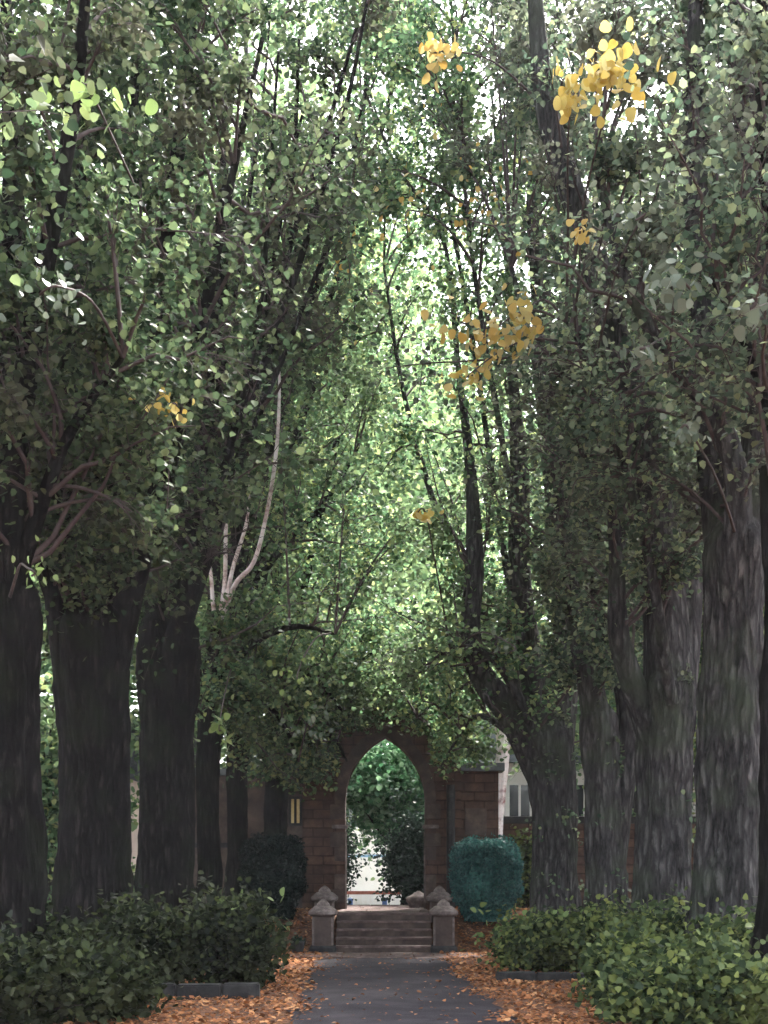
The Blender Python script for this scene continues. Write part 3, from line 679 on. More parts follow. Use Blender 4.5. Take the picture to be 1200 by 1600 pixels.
# greenery seen through the arch
far_tree('small_tree', 'leafy cool green tree hanging over the way beyond the arch', None, (.55, 36.5), 6.2, 2.2, M['bark_left'], M['leaf_cool'], 520, 38, .14, ctr_h=.60, vr=.30)
far_tree('small_tree', 'sunlit yellow green young tree at the left inside the arch', None, (-2.0, 39), 6.2, 1.5, M['bark_right'], M['leaf_mid'], 170, 34, .15, ctr_h=.70, vr=.25)
shrub('evergreen_bush', 'dark evergreen bush filling the lower right of the arch', (.92, 33.2), (.95, .9, 1.25), 330, 36, .09, M['leaf_dark'], None, 'bush')
shrub('evergreen_bush', 'narrow dark evergreen bush at the lower left of the arch', (-1.35, 33.0), (.55, .6, 1.2), 130, 34, .09, M['leaf_dark'], None, 'bush')
shrub('ivy', 'green ivy hanging over the brown garden wall', (3.6, 30.5), (.75, .35, .95), 110, 30, .10, M['leaf_shrub_r'], None, 'ivy')
boulder = bmesh.new(); bmesh.ops.create_icosphere(boulder, subdivisions=3, radius=.3)
for v in boulder.verts: v.co *= 1 + .2 * math.sin(v.co.x * 11 + 1) * math.cos(v.co.y * 9) + .1 * math.sin(v.co.z * 17); v.co.z *= .75
me = bpy.data.meshes.new('boulder'); boulder.to_mesh(me); boulder.free()
bo = link_mesh('boulder', me, M['stone_pale'], None, True); bo.location = (.78, 30.2, .9)
tag(bo, 'pale rough boulder beside the right jamb inside the arch', 'boulder')

sheet('street', np.array([-45.0, 45.0]), np.array([42.6, 63.5]), lambda X, Y: ground_z(X, Y) + .02, M['concrete'])
# street beyond: white railing with red brick piers, blue bollards, white house
RY = 45.0
ra = empty('street_railing', (0, RY, -.12), 'white railing with red top rail seen low through the arch', 'railing')
for x in (-2.9, .95, 4.4):
    pp = box('brick_pier', x - .22, x + .22, -.2, .2, 0, 1.15, M['brick_red'], ra); box('pier_cap', x - .27, x + .27, -.25, .25, 1.153, 1.24, M['stone_pale'], pp)
box('top_rail', -2.68, .73, -.05, .05, .92, 1.04, M['brick_red'], ra); box('top_rail', 1.17, 4.18, -.05, .05, .92, 1.04, M['brick_red'], ra)
box('bottom_rail', -2.68, .73, -.04, .04, .12, .2, M['white_paint'], ra); box('bottom_rail', 1.17, 4.18, -.04, .04, .12, .2, M['white_paint'], ra)
x = -2.6
while x < 4.15:
    if not .7 < x < 1.2: box('picket', x - .05, x + .05, -.025, .025, .203, .917, M['white_paint'], ra)
    x += .17
for x, lb in ((-1.16, 'left blue bollard before the white railing beyond the arch'), (.02, 'right blue bollard before the white railing beyond the arch')):
    b_ = empty('bollard', (x, RY - .9, -.1), lb, 'bollard', 'blue bollards beyond the arch')
    column(0, 0, .085, 0, .72, M['blue_paint'], b_, 'post'); lathe_sq('cap', [(.10, .70), (.10, .76), (.02, .82)], M['blue_paint'], b_)

def house(label, x0, x1, y, hgt_, wallm, rows, cols, band=False, depth=7, pane='glass'):
    z0 = float(ground_z(0, y)); h = empty('house', ((x0 + x1) / 2, y, z0), label, 'house'); w = (x1 - x0) / 2
    box('wall', -w, w, 0, depth, -.3, hgt_, wallm, h)
    bm = bmesh.new(); pr = [(-.4, hgt_ + .003), (depth / 2, hgt_ + 2.4), (depth + .4, hgt_ + .003)]
    a_ = [bm.verts.new((-w - .3, yy, zz)) for yy, zz in pr]; b_ = [bm.verts.new((w + .3, yy, zz)) for yy, zz in pr]
    bm.faces.new(a_); bm.faces.new(b_[::-1])
    for i in range(3): bm.faces.new((a_[i], b_[i], b_[(i+1) % 3], a_[(i+1) % 3]))
    bmesh.ops.recalc_face_normals(bm, faces=bm.faces[:])
    me = bpy.data.meshes.new('roof'); bm.to_mesh(me); bm.free(); link_mesh('roof', me, M['slate'], h)
    for r_ in range(rows):
        for c_ in range(cols):
            xc_ = -w + (c_ + .5) * 2 * w / cols; zb = .9 + r_ * 2.7
            window(h, xc_ - .45, xc_ + .45, -.02, zb, zb + 1.3, M['white_paint'], M[pane])
    if band: box('fascia', -w + .1, w - .1, -.1, -.003, 2.42, 2.55, M['pale_blue'], h)
    return h
house('white rendered house seen between the right hand trunks', 3.9, 15.5, 46, 5.6, M['render_white'], 2, 6)
house('white house with pale blue fascia beyond the arch railing', -5.5, 3.2, 64, 5.4, M['render_white'], 0, 4, True)
house('pale pink house low behind the leftmost trunks', -19, -8.5, 43, 4.8, M['render_pink'], 1, 5)

# ------------------------------------------------------------------ avenue trees
def fill(n, x0, x1, y0, y1, d0, d1, r=46, m_=170):
    return [(rng.uniform(x0, x1), rng.uniform(y0, y1), rng.uniform(d0, d1), r * rng.uniform(.7, 1.3), m_) for _ in range(n)]
gL, gR = 'dark trees along the left of the avenue', 'grey trees along the right of the avenue'
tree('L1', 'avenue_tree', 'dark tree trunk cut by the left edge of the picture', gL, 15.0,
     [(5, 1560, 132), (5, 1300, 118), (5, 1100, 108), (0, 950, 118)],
     [[(-10, 980, 0, 70), (-40, 700, .2, 50), (-60, 350, .4, 38), (-80, -150, .6, 14)],
      [(10, 990, 0, 66), (20, 750, -.3, 46), (60, 450, -.6, 32), (120, 100, -.8, 20), (150, -200, -1, 8)],
      [(0, 980, 0, 60), (15, 600, .5, 44), (20, 250, .6, 30), (10, -150, .8, 12)],
      [(15, 940, 0, 30), (90, 720, -.5, 20), (190, 560, -.8, 8)]],
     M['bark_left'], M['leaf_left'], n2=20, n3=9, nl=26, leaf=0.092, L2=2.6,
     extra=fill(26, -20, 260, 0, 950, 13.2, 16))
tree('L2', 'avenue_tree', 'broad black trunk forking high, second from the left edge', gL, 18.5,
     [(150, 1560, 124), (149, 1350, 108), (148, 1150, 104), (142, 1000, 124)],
     [[(112, 1020, 0, 62), (92, 850, -.2, 46), (105, 550, -.4, 34), (125, 250, -.5, 22), (140, -200, -.6, 8)],
      [(150, 1020, .1, 64), (170, 820, .3, 46), (225, 550, .4, 32), (275, 270, .5, 22), (330, -150, .6, 8)],
      [(178, 1020, 0, 52), (228, 830, -.4, 36), (290, 620, -.6, 26), (345, 380, -.7, 16), (410, 60, -.8, 7)],
      [(160, 1030, 0, 46), (140, 760, .6, 32), (190, 420, .9, 22), (215, 20, 1.2, 10)],
      [(120, 1020, 0, 36), (60, 860, -.6, 24), (-10, 690, -1, 10)]],
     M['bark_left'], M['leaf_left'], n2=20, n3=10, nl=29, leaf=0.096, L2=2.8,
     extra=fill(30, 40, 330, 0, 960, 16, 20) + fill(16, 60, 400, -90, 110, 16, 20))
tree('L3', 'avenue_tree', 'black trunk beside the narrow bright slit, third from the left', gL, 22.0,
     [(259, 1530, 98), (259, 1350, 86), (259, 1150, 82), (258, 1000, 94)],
     [[(262, 1030, 0, 50), (292, 850, 0, 40), (328, 640, 0, 30), (338, 480, .1, 26), (348, 330, .1, 20), (360, -100, .2, 8)],
      [(270, 1030, -.2, 40), (335, 770, -.4, 18), (415, 560, -.5, 13), (480, 370, -.6, 10), (548, 150, -.6, 7), (590, -80, -.7, 4)],
      [(262, 1020, .3, 36), (352, 690, .5, 15), (440, 430, .6, 11), (505, 230, .7, 8), (555, 40, .7, 5)],
      [(250, 1020, 0, 44), (235, 800, .4, 30), (255, 520, .7, 20), (262, 150, .9, 9)],
      [(275, 1010, .4, 30), (375, 720, .9, 17), (430, 560, 1.0, 14), (452, 300, 1.1, 9), (470, 60, 1.2, 5)],
      [(270, 1000, -.5, 28), (330, 800, -1, 16), (390, 560, -1.4, 10), (420, 330, -1.6, 7), (440, 80, -1.6, 4)],
      [(272, 1000, .1, 24), (345, 760, .2, 11), (400, 560, .2, 8), (432, 400, .2, 6.5), (472, 180, .2, 4)],
      [(275, 1000, -.3, 24), (360, 740, -.5, 11), (440, 570, -.6, 8), (500, 420, -.7, 6), (545, 290, -.7, 3)],
      [(270, 1000, .5, 24), (330, 700, .7, 10), (372, 450, .8, 7), (402, 200, .8, 5), (420, 0, .8, 3)]],
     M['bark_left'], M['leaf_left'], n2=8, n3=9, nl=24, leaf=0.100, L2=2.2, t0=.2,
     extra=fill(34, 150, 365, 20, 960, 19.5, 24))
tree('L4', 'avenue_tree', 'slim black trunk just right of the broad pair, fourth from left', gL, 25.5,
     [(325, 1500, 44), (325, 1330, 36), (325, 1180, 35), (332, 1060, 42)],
     [[(332, 1080, 0, 26), (348, 940, 0, 18), (392, 720, .1, 14), (440, 500, .2, 10), (500, 250, .3, 6)],
      [(330, 1080, .1, 24), (335, 880, .4, 17), (350, 600, .6, 12), (380, 300, .7, 7)],
      [(336, 1080, -.2, 20), (390, 1010, -.6, 14), (460, 980, -.9, 9), (520, 990, -1, 4)],
      [(334, 1080, 0, 18), (410, 900, .8, 12), (500, 790, 1.2, 8), (560, 700, 1.4, 4)],
      [(334, 1070, .2, 24), (400, 780, .2, 17), (490, 450, .1, 12), (560, 200, 0, 9), (600, -20, 0, 5)],
      [(334, 1070, .4, 22), (420, 700, .9, 15), (530, 420, 1.2, 10), (620, 120, 1.3, 7), (660, -80, 1.3, 4)]],
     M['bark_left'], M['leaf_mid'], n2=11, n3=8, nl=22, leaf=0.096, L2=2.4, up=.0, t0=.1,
     extra=fill(24, 400, 640, -40, 960, 24, 28) + fill(12, 420, 660, -60, 130, 24, 28) + [(330, 1075, 24.6, 44, 300), (365, 1120, 24.8, 44, 300), (405, 1150, 25, 44, 300), (380, 1060, 24.4, 46, 300), (420, 1090, 24.6, 40, 260)])
tree('L5', 'avenue_tree', 'slim black trunk fifth from the left before the lodge', gL, 27.2,
     [(372, 1480, 40), (372, 1330, 33), (372, 1190, 32), (374, 1080, 36)],
     [[(374, 1100, 0, 24), (390, 950, .2, 17), (420, 700, .4, 12), (470, 450, .5, 8), (520, 200, .6, 5)],
      [(376, 1100, -.2, 20), (430, 1050, -.5, 13), (490, 1060, -.6, 8), (530, 1110, -.7, 4)],
      [(372, 1100, .2, 18), (360, 900, .6, 13), (400, 600, .8, 9), (430, 300, .9, 5)],
      [(370, 1100, -.3, 16), (400, 1090, -1.2, 11), (440, 1130, -1.6, 7), (470, 1190, -1.8, 3)],
      [(374, 1090, .2, 20), (440, 760, .4, 14), (530, 460, .5, 10), (570, 180, .6, 7), (580, -60, .6, 4)]],
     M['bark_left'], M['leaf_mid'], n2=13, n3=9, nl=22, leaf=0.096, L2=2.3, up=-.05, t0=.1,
     extra=fill(14, 380, 600, 100, 900, 26, 30) + [(400, 1190, 26.2, 34, 240), (440, 1170, 26.4, 40, 280), (340, 1000, 25, 50, 300), (400, 1010, 25.4, 50, 300), (450, 1040, 25.6, 46, 300)])
tree('L6', 'avenue_tree', 'thin black trunk beside the lit yellow lodge window', gL, 28.2,
     [(432, 1440, 44), (432, 1330, 36), (433, 1230, 34), (436, 1120, 36)],
     [[(436, 1140, 0, 22), (455, 1000, 0, 15), (500, 820, .2, 11), (540, 620, .4, 8), (560, 400, .5, 4)],
      [(438, 1140, -.1, 18), (480, 1090, -.3, 11), (530, 1050, -.4, 7), (580, 1020, -.5, 4)],
      [(438, 1140, -.2, 14), (475, 1130, -.6, 10), (515, 1150, -.8, 6), (545, 1190, -.9, 3)],
      [(436, 1140, .2, 16), (430, 950, .3, 12), (450, 700, .5, 8), (470, 450, .6, 4)]],
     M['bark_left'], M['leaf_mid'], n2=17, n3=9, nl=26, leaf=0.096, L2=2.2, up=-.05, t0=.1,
     extra=[(450, 1080, 27.4, 44, 300), (490, 1120, 27.6, 44, 300), (520, 1060, 27.6, 46, 300), (475, 1185, 27.8, 38, 260), (430, 1205, 27.6, 30, 200), (515, 1175, 27.9, 26, 180), (548, 1110, 28, 30, 220), (560, 1030, 27.6, 46, 320), (500, 980, 27.4, 56, 320), (545, 1092, 28.3, 24, 260), (562, 1072, 28.3, 24, 260), (520, 1112, 28.2, 28, 280), (500, 1145, 28.2, 28, 260), (532, 1140, 28.4, 20, 200), (482, 1215, 28.2, 24, 200), (590, 960, 28, 56, 320)])
tree('R1', 'avenue_tree', 'grey trunk leaning out left in a low fork right of the arch', gR, 25.0,
     [(868, 1490, 84), (866, 1360, 70), (862, 1240, 68), (852, 1160, 80)],
     [[(842, 1185, 0, 58), (800, 1115, -.1, 48), (752, 1055, -.2, 40), (736, 985, -.2, 32), (744, 880, -.2, 30), (738, 740, -.1, 18), (715, 560, 0, 9), (690, 370, .1, 6.5), (610, 250, .1, 5), (572, 130, .2, 3)],
      [(855, 1170, .2, 50), (832, 1040, .2, 40), (814, 900, .2, 34), (812, 740, .1, 30), (800, 600, .1, 16), (790, 420, .1, 9), (770, 150, .2, 4)],
      [(868, 1170, .3, 52), (885, 1010, .5, 42), (872, 800, .5, 38), (850, 620, .4, 34), (842, 450, .4, 32), (836, 300, .4, 24), (846, -80, .4, 10)],
      [(846, 1180, .5, 24), (770, 1000, .9, 16), (700, 850, 1.1, 11), (640, 640, 1.2, 8), (600, 420, 1.2, 4)],
      [(846, 1170, -.4, 18), (780, 1040, -.8, 12), (720, 1010, -1, 8), (660, 1040, -1, 4)],
      [(840, 1180, .6, 18), (770, 1080, 1.4, 12), (700, 1080, 1.9, 8), (650, 1120, 2.2, 3)],
      [(836, 1180, -.3, 16), (760, 1120, .6, 10), (720, 1140, 1.0, 7), (690, 1200, 1.2, 3)],
      [(850, 1170, .5, 20), (790, 880, .4, 11), (740, 560, .3, 8), (690, 260, .3, 6), (650, 20, .3, 4)],
      [(850, 1170, .2, 20), (800, 800, -.6, 11), (740, 420, -.9, 7), (720, 160, -1, 5), (700, -60, -1, 3)]],
     M['bark_right'], M['leaf_mid'], n2=13, n3=8, nl=20, leaf=0.096, L2=2.4, t0=.2, up=.1, ivy=900,
     extra=fill(24, 560, 800, -40, 960, 23, 28) + fill(16, 585, 730, 20, 330, 23, 27) + fill(34, 560, 900, -80, 430, 22.5, 27.5) + [(622, 1088, 28.2, 24, 260), (645, 1102, 28.3, 26, 280), (667, 1142, 28.3, 24, 240), (690, 1125, 28.2, 30, 280), (706, 1172, 28.2, 28, 240), (735, 1090, 27.6, 36, 280), (600, 1060, 28.2, 26, 240)] + [(650, 1060, 27.2, 44, 300), (700, 1085, 27, 46, 320), (735, 1135, 26.6, 42, 300), (692, 1165, 27.4, 38, 260), (655, 1120, 27.8, 28, 200), (722, 1205, 27.4, 30, 220), (755, 1175, 26.8, 36, 240), (640, 1015, 27.4, 50, 320), (715, 1010, 26.4, 50, 320), (780, 1020, 24, 46, 280), (800, 960, 23.6, 50, 280)])
tree('R2', 'avenue_tree', 'narrow twin stemmed grey trunk between the forked and the thick ones', gR, 22.5,
     [(948, 1520, 88), (945, 1400, 64), (940, 1250, 56), (934, 1130, 56)],
     [[(936, 1150, 0, 46), (920, 1050, -.1, 38), (900, 960, -.2, 30), (880, 820, -.3, 22), (850, 640, -.5, 14), (800, 420, -.6, 8)],
      [(955, 1400, .25, 34), (972, 1250, .3, 36), (985, 1120, .2, 40), (962, 1000, .2, 32), (965, 860, .2, 24), (950, 600, .3, 16), (930, 250, .4, 7)],
      [(930, 1100, .2, 26), (930, 900, .6, 20), (910, 650, .9, 14), (920, 350, 1.1, 7)]],
     M['bark_right'], M['leaf_right'], n2=17, n3=9, nl=23, leaf=0.092, L2=2.4, t0=.3, bias=(0, .35, 0), ivy=500,
     extra=fill(26, 780, 1010, 150, 1000, 20.5, 25) + fill(20, 660, 920, -60, 260, 21.5, 25.5) + fill(22, 760, 1010, -80, 190, 20, 24) + [(850, 1010, 23, 46, 260), (890, 1040, 22.6, 40, 240), (930, 1000, 21.6, 46, 260), (870, 950, 22.4, 50, 280), (960, 1040, 21.4, 40, 240), (900, 1090, 21.8, 34, 180), (1000, 960, 20.6, 46, 240), (980, 880, 20.4, 50, 260), (850, 880, 22, 50, 260)])
tree('R3', 'avenue_tree', 'thick blue grey trunk with a black left limb, right of the twin stems', gR, 19.5,
     [(1040, 1540, 116), (1038, 1380, 88), (1040, 1220, 84), (1042, 1090, 92)],
     [[(1012, 1130, -.1, 42), (985, 1050, -.3, 36), (966, 980, -.4, 32), (958, 850, -.4, 22), (940, 700, -.4, 14), (900, 480, -.4, 8)],
      [(1046, 1120, 0, 78), (1040, 980, 0, 72), (1030, 840, .1, 62), (1008, 690, .1, 54), (962, 550, 0, 46), (928, 410, 0, 42), (886, 270, 0, 40), (856, 150, 0, 34), (836, -60, 0, 20)],
      [(1062, 1110, .3, 40), (1080, 900, .5, 32), (1075, 650, .6, 26), (1050, 350, .7, 18), (1060, -50, .8, 8)],
      [(1050, 1100, -.5, 20), (1010, 860, -1.1, 14), (950, 640, -1.5, 9), (880, 500, -1.7, 4)]],
     M['bark_right'], M['leaf_right'], n2=17, n3=9, nl=22, leaf=0.088, L2=2.5, t0=.3, bias=(0, .5, 0), ivy=300,
     extra=fill(38, 820, 1120, 0, 940, 17.6, 21) + [(1060, 930, 18.8, 44, 200), (1020, 870, 18.6, 50, 240), (1080, 860, 18.4, 50, 240)])
tree('R4', 'avenue_tree', 'thickest ridged grey trunk near the right edge of the picture', gR, 17.0,
     [(1138, 1570, 150), (1138, 1400, 112), (1142, 1200, 100), (1148, 1000, 92), (1150, 860, 100)],
     [[(1160, 900, 0, 62), (1180, 740, 0, 56), (1196, 520, .1, 50), (1180, 300, .1, 46), (1160, 100, .2, 38), (1150, -150, .2, 16)],
      [(1146, 900, -.2, 48), (1150, 760, -.3, 40), (1110, 640, -.4, 34), (1050, 560, -.5, 26), (985, 440, -.6, 18), (930, 280, -.7, 10)],
      [(1130, 890, .3, 50), (1110, 700, .5, 44), (1098, 450, .6, 40), (1085, 200, .6, 36), (1080, -100, .7, 14)],
      [(1170, 900, .2, 40), (1230, 700, .2, 30), (1280, 400, .3, 18), (1300, 100, .3, 8)]],
     M['bark_right'], M['leaf_right'], n2=17, n3=9, nl=22, leaf=0.088, L2=2.4, t0=.28, bias=(0, .5, 0),
     extra=fill(34, 900, 1200, 0, 820, 15.4, 18.5) + fill(14, 960, 1210, -90, 120, 15.5, 18.5))
tree('R5', 'avenue_tree', 'dark trunk just showing at the right edge of the picture', gR, 14.2,
     [(1250, 1560, 140), (1248, 1300, 112), (1246, 1000, 104), (1246, 760, 108)],
     [[(1240, 790, 0, 62), (1236, 560, 0, 50), (1210, 250, .1, 38), (1190, -100, .2, 12)],
      [(1256, 780, 0, 60), (1300, 500, .2, 44), (1340, 150, .4, 20)],
      [(1236, 790, -.2, 30), (1190, 600, -.5, 20), (1110, 430, -.8, 9)]],
     M['bark_left'], M['leaf_right'], n2=15, n3=9, nl=23, leaf=0.088, L2=2.3, t0=.25,
     extra=fill(12, 1050, 1240, 0, 700, 13, 15))

# slender tree with peeling pale stems
tree('birch', 'birch_tree', 'slender pale tree with white peeling stems among the left branches', None, 24.9,
     [(326, 1480, 20), (326, 1300, 17), (328, 1100, 16), (338, 970, 16)],
     [[(338, 975, 0, 6.8), (330, 920, -.1, 6.1), (329, 865, -.1, 4.8), (334, 760, -.1, 2.7)],
      [(342, 975, 0, 7.5), (350, 915, -.1, 6.8), (355, 830, -.1, 6.1), (362, 740, -.1, 4.1), (382, 640, -.1, 2.0)],
      [(344, 970, 0, 7.5), (362, 900, -.2, 6.8), (382, 820, -.2, 5.4), (392, 720, -.2, 3.4)],
      [(346, 965, 0, 8.2), (368, 912, -.3, 7.5), (398, 876, -.4, 6.8), (416, 800, -.4, 6.1), (430, 700, -.4, 6.1), (438, 600, -.4, 4.1), (440, 500, -.4, 2.0)]],
     M['bark_left'], M['leaf_mid'], n2=4, n3=6, nl=10, leaf=.09, L2=1.0, t0=.6, limb_bark=M['bark_pale'])
# pale pink barked trunk at the end of the lodge wall
tree('pink', 'young_tree', 'slim pale pink barked trunk at the end of the right lodge wall', None, 30.2,
     [(775, 1420, 26), (774, 1310, 22), (780, 1240, 20), (786, 1170, 20)],
     [[(786, 1185, 0, 14), (792, 1080, .2, 9), (800, 940, .4, 4)], [(785, 1185, 0, 12), (770, 1090, .2, 8), (750, 1000, .3, 4)]],
     M['bark_pale'], M['leaf_mid'], n2=12, n3=8, nl=16, leaf=.12, L2=1.5, t0=.2)

# unseen trees added left of the viewer to cut the sky light
gB = 'unseen trees added beside the viewpoint for shade'
for src, x, y, rz, lb in (('L2', -5.6, 8.5, 2.6, 'unseen added shade tree beside the leftmost trunk'), ('L3', -5.2, 2.5, 1.0, 'unseen added shade tree left of the viewpoint'),
                          ('L3', -11.5, 13, .3, 'unseen added shade tree in a second row at the left')):
    copy_tree(TREES[src][0], (x, y, -.08), rz, 1.0, lb, gB)

# ------------------------------------------------------------------ beds: edging and shrubs
def edging(label, x0, x1, y, h, cat='edging'):
    e = empty('bed_edging', ((x0 + x1) / 2, y, 0), label, cat, 'dark edging stones of the shrub beds')
    x = x0 - e.location.x
    while x < x1 - e.location.x - .1:
        w = min(random.uniform(.42, .6), x1 - e.location.x - x)
        box('edging_stone', x, x + w - .014, -.11 + random.uniform(-.015, .015), .11, -.1, h + random.uniform(-.015, .015), M['stone_dark'], e, .018, .006)
        x += w
edging('dark low edging stones before the left shrubs', -5.2, -1.47, 16.1, .19)
edging('dark low edging stones before the right shrubs', 1.62, 5.4, 18.5, .15)

gS = 'shrubs under the avenue trees'
def shr(lb, px, d, w, dp, h, m, n=150, per=34, size=.085): shrub('shrub', lb, ((px - 600) / FPX * d, d), (w / 2, dp / 2, h / 2.05), n, per, size, m, gS)
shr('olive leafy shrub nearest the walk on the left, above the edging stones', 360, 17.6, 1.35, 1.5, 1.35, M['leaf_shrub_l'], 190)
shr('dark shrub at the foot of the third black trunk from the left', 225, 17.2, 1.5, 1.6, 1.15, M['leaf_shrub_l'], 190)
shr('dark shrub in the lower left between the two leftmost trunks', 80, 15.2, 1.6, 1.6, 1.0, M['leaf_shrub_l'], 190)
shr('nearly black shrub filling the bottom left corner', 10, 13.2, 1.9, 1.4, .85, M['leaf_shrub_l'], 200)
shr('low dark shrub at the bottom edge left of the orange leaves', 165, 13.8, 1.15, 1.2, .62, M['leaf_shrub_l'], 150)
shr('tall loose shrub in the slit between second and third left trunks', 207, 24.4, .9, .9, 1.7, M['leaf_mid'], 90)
shr('yellow tipped shrub nearest the walk on the right', 845, 20.2, 1.5, 1.4, .98, M['leaf_shrub_r'], 170)
shr('green shrub at the foot of the narrow twin stemmed trunk', 960, 19.6, 1.4, 1.4, 1.05, M['leaf_shrub_r'], 170)
shr('green shrub at the foot of the thick blue grey trunk', 1055, 17.6, 1.5, 1.5, 1.12, M['leaf_shrub_r'], 190)
shr('bright green shrub in the middle of the right bed', 985, 15.6, 1.1, 1.2, .74, M['leaf_shrub_r'], 150)
shr('large green shrub at the right edge below the thickest trunk', 1165, 15.0, 1.6, 1.5, 1.05, M['leaf_shrub_r'], 200)
shr('green shrub in the bottom right corner', 1130, 12.9, 1.5, 1.2, .70, M['leaf_shrub_r'], 190)
shr('small green shrub at the bottom edge right of the orange leaves', 1010, 13.4, .8, 1.0, .5, M['leaf_shrub_r'], 110)
far_tree('small_tree', 'sunlit yellow green tree in the gap between the two leftmost trunks', None, (-6.35, 24.2), 6.5, 1.3, M['bark_right'], M['leaf_mid'], 150, 34, .13, ctr_h=.52, vr=.48)
far_tree('small_tree', 'green small tree behind the right edge trunk', None, (6.9, 22.5), 6.5, 1.3, M['bark_right'], M['leaf_shrub_r'], 150, 34, .13, ctr_h=.52, vr=.48)

def tips(label_part, n, mt, size):
    for o in list(C.objects):
        if o.get('label', '').startswith(label_part):
            fo = [c for c in o.children if c.name.startswith('foliage')][0]; bb = np.array([v for v in fo.bound_box]); lo, hi = bb.min(0), bb.max(0)
            for k in range(n):
                p = (rng.uniform(lo[0] + .15, hi[0] - .15), lo[1] + rng.uniform(.1, .45) * (hi[1] - lo[1]), lo[2] + rng.uniform(.5, .92) * (hi[2] - lo[2]))
                l = bpy.data.objects.new('leaf', HEART[mt]); C.objects.link(l); l.parent = o; l.location = p
                s_ = size * rng.uniform(.7, 1.2); l.scale = (s_, s_, s_); l.rotation_euler = (rng.normal(-.7, .4), rng.normal(0, .4), rng.uniform(0, 6.28))
# small black pot beside the front left pier
pot = empty('garden_pot', (-1.66, 24.6, .02), 'small black pot on the leaves beside the front left pier', 'pot')
prof = [(.09, 0), (.12, .10), (.135, .2), (.15, .21), (.15, .25), (.12, .25), (.10, .2)]
a = Acc(); aa = np.array([(0, 0, z) for r, z in prof], float)
ang = np.linspace(0, 2 * math.pi, 20, endpoint=False)
V = np.array([[(r * math.cos(t), r * math.sin(t), z) for t in ang] for r, z in prof]); idx = np.arange(V.shape[0] * 20).reshape(-1, 20); nx = np.roll(idx, -1, 1)
a.add(V, np.stack([idx[:-1], nx[:-1], nx[1:], idx[1:]], -1)); link_mesh('pot_body', a.mesh('pot_body'), M['black_iron'], pot, True)
a = Acc(); c = rng.normal(size=(160, 3)) * np.array([.06, .06, .03]) + np.array([0, 0, .25]); a.add(*leaves(c, .05, .2, -.3)); link_mesh('plant', a.mesh('plant'), M['leaf_dark'], pot)

# ------------------------------------------------------------------ fallen leaves
def litter(name, label, n, fx, size):
    xy = fx(n); z = ground_z(xy[:, 0], xy[:, 1]) + .03 + rng.uniform(0, .02, len(xy))
    nb = len(xy) // 3; q = np.column_stack([xy, z]); a = Acc(); a.add(*leaves(q[:nb], size * 1.05, .74, 0)); a.add(*leaves(q[nb:], size * .72, .85, 0))
    o = link_mesh(name, a.mesh(name), M['leaf_litter']); return tag(o, label, 'leaves', None, 'stuff')
def side(n):
    x = rng.uniform(.75, 4.2, n) * np.where(rng.uniform(size=n) < .5, -1, 1); y = rng.uniform(8, 28.6, n)
    k = rng.uniform(size=n) < sstep((np.abs(x - .2 * sstep((21 - y) / 8)) - .98 - .12 * np.sin(2.1 * y + x)) / .28)
    k &= ~((np.abs(x) < 1.5) & (y > 24.8))
    k &= rng.uniform(size=n) < .45 + .55 * sstep((np.sin(1.9 * x + 2.3 * np.sin(.9 * y)) + np.sin(2.7 * y + x) + .6) / 1.2)
    return np.column_stack([x, y])[k]
litter('leaf_litter', 'orange brown fallen leaves drifted along both sides of the walk', 60000, side, .062)
def walk(n): return np.column_stack([rng.uniform(-1.1, 1.1, n), rng.uniform(7, 24.6, n)])
litter('scattered_leaves', 'few fallen leaves scattered over the dark walk', 420, walk, .055)

# ------------------------------------------------------------------ leaf sprays: near leaves one can pick apart
def heart_mesh():
    k = 9; t = np.linspace(0, math.pi, k); w = .5 * np.sin(t) ** .8 * (1.15 - .35 * t / math.pi); y = (1 - np.cos(t)) / 2 * 1.1 - .08 * np.sin(t) ** 2
    V = [(0, yy, -.12 * yy * yy) for yy in y] + [(ww, yy - .06 * ww, .12 * ww - .12 * yy * yy) for ww, yy in zip(w, y)] + [(-ww, yy - .06 * ww, .12 * ww - .12 * yy * yy) for ww, yy in zip(w, y)]
    Q = [(i, k + i, k + i + 1, i + 1) for i in range(k - 1)] + [(i, i + 1, 2 * k + i + 1, 2 * k + i) for i in range(k - 1)]
    return np.array(V), np.array(Q)
HV, HQ = heart_mesh()
HEART = {}
for key in ('one_yellow', 'one_orange', 'one_green', 'one_grey'):
    HEART[key] = quads_mesh('leaf_' + key, HV, HQ); HEART[key].materials.append(M[key])

def spray(tkey, px, py, rx, ry, d, n, size, mat):
    root, foot, LL = TREES[tkey]
    ctr = P(px, py, d)
    allp = np.concatenate([l[0] for l in LL]); near = allp[np.argmin(np.linalg.norm(allp - ctr - np.array([0, 0, -.4]), axis=1))]
    mid = (near + ctr) / 2 + np.array([0, 0, .25]); end = ctr + np.array([rng.uniform(-.1, .1), -.1, -.3 * ry / FPX * d])
    _, _, vq = limb_tube(np.array([near, mid, ctr, end]), np.array([.022, .015, .009, .004]), 16, 6, px)
    a = Acc(); a.add(*vq); br = link_mesh('branch', a.mesh('branch', foot), M['bark_twig'], root, True)
    for k in range(n):
        rr = min(1.5, abs(rng.normal(0, .62)) + .08); t = rng.uniform(0, 2 * math.pi)
        p = P(px + rr * math.cos(t) * rx, py + rr * math.sin(t) * ry, d + rng.normal() * .25) - foot
        o = bpy.data.objects.new('leaf', HEART[mat]); C.objects.link(o); o.parent = br
        o.location = p; s_ = size * rng.uniform(.7, 1.25); o.scale = (s_ * rng.uniform(.8, 1.1), s_, s_)
        o.rotation_euler = (rng.normal(-.9, .5), rng.normal(0, .5), rng.uniform(0, 6.28))
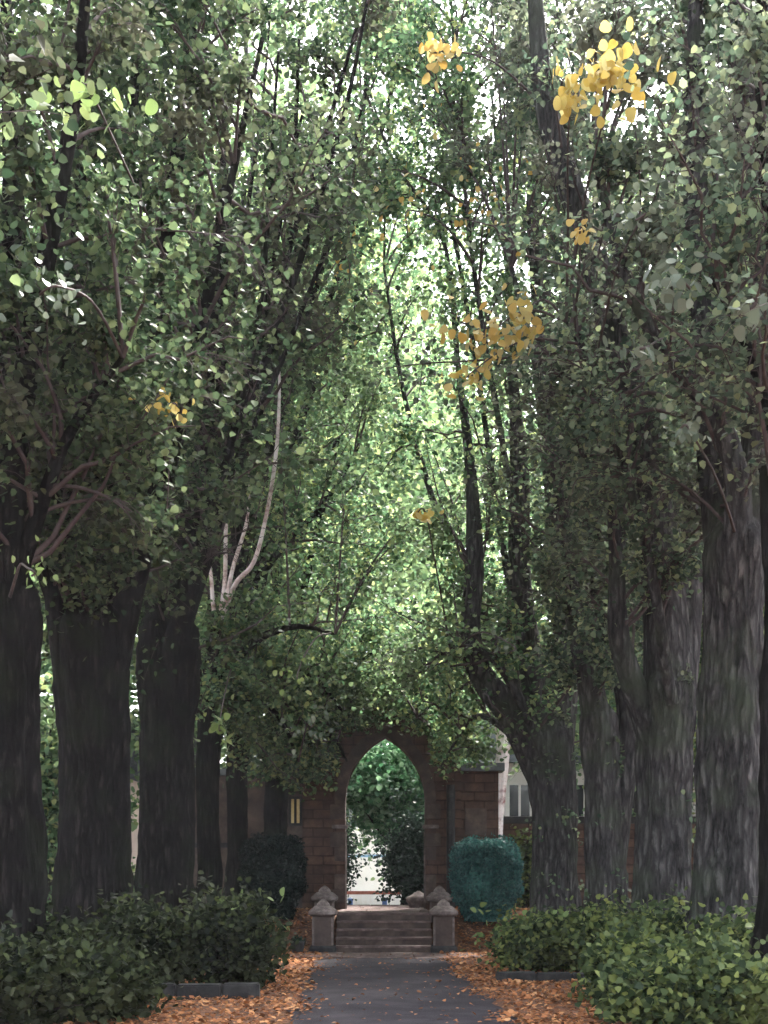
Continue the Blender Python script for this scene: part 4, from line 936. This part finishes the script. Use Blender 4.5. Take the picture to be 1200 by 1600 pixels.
spray('R3', 958, 110, 74, 50, 14.6, 100, .12, 'one_yellow')
spray('R3', 893, 150, 26, 34, 15.2, 30, .125, 'one_yellow')
spray('R3', 762, 522, 74, 56, 17.6, 80, .12, 'one_orange')
spray('R3', 730, 585, 40, 26, 17.6, 30, .125, 'one_yellow')
spray('R3', 818, 490, 22, 56, 17.6, 30, .13, 'one_yellow')
spray('R3', 682, 78, 36, 34, 18.5, 40, .12, 'one_orange')
spray('R1', 662, 802, 22, 13, 20.5, 16, .12, 'one_yellow')
spray('R3', 910, 362, 30, 22, 15.0, 18, 0.089, 'one_orange')
spray('L2', 140, 150, 60, 38, 12.7, 27, 0.121, 'one_green')
spray('L2', 270, 632, 42, 22, 14.2, 21, 0.089, 'one_yellow')
spray('L1', 50, 890, 36, 40, 12.6, 16, 0.070, 'one_green')
spray('L1', 90, 450, 70, 60, 11.6, 39, 0.071, 'one_grey')
spray('R4', 1055, 440, 60, 50, 12.4, 42, 0.111, 'one_grey')
spray('R4', 1170, 480, 40, 45, 12.2, 24, 0.111, 'one_grey')
spray('R4', 1010, 545, 50, 26, 12.8, 21, 0.094, 'one_grey')
spray('R4', 1070, 670, 60, 30, 13.0, 30, 0.076, 'one_grey')
spray('R3', 1000, 340, 70, 50, 13.2, 39, 0.076, 'one_grey')
spray('L4', 465, 1055, 34, 32, 21.7, 24, 0.096, 'one_green')
spray('L4', 345, 1135, 32, 22, 21.7, 18, 0.128, 'one_green')
spray('L5', 490, 1125, 46, 44, 22.8, 33, 0.088, 'one_grey')
spray('R1', 800, 1010, 40, 40, 20.7, 21, 0.076, 'one_grey')


spray('R1', 640, 330, 130, 150, 22.0, 46, .085, 'one_orange')
spray('R1', 760, 300, 90, 110, 20.5, 34, .085, 'one_orange')
spray('L4', 540, 400, 90, 160, 22.5, 30, .08, 'one_orange')

tips('yellow tipped shrub', 26, 'one_green', .11)
tips('olive leafy shrub', 14, 'one_green', .10)
tips('large green shrub at the right edge', 18, 'one_green', .09)

# ------------------------------------------------------------------ thin haze volume added as a glare-like veil to lift the darks
hb = box('haze', -75, 75, -25, 120, -3, 60, None); hb['kind'] = 'stuff'
hm = bpy.data.materials.new('haze'); hm.use_nodes = True; hn = hm.node_tree.nodes; hn.remove(hn['Principled BSDF'])
pv = hn.new('ShaderNodeVolumePrincipled'); pv.inputs['Density'].default_value = .0003; pv.inputs['Color'].default_value = (.93, .95, 1, 1)
hm.node_tree.links.new(pv.outputs[0], hn['Material Output'].inputs['Volume']); hb.data.materials.append(hm)
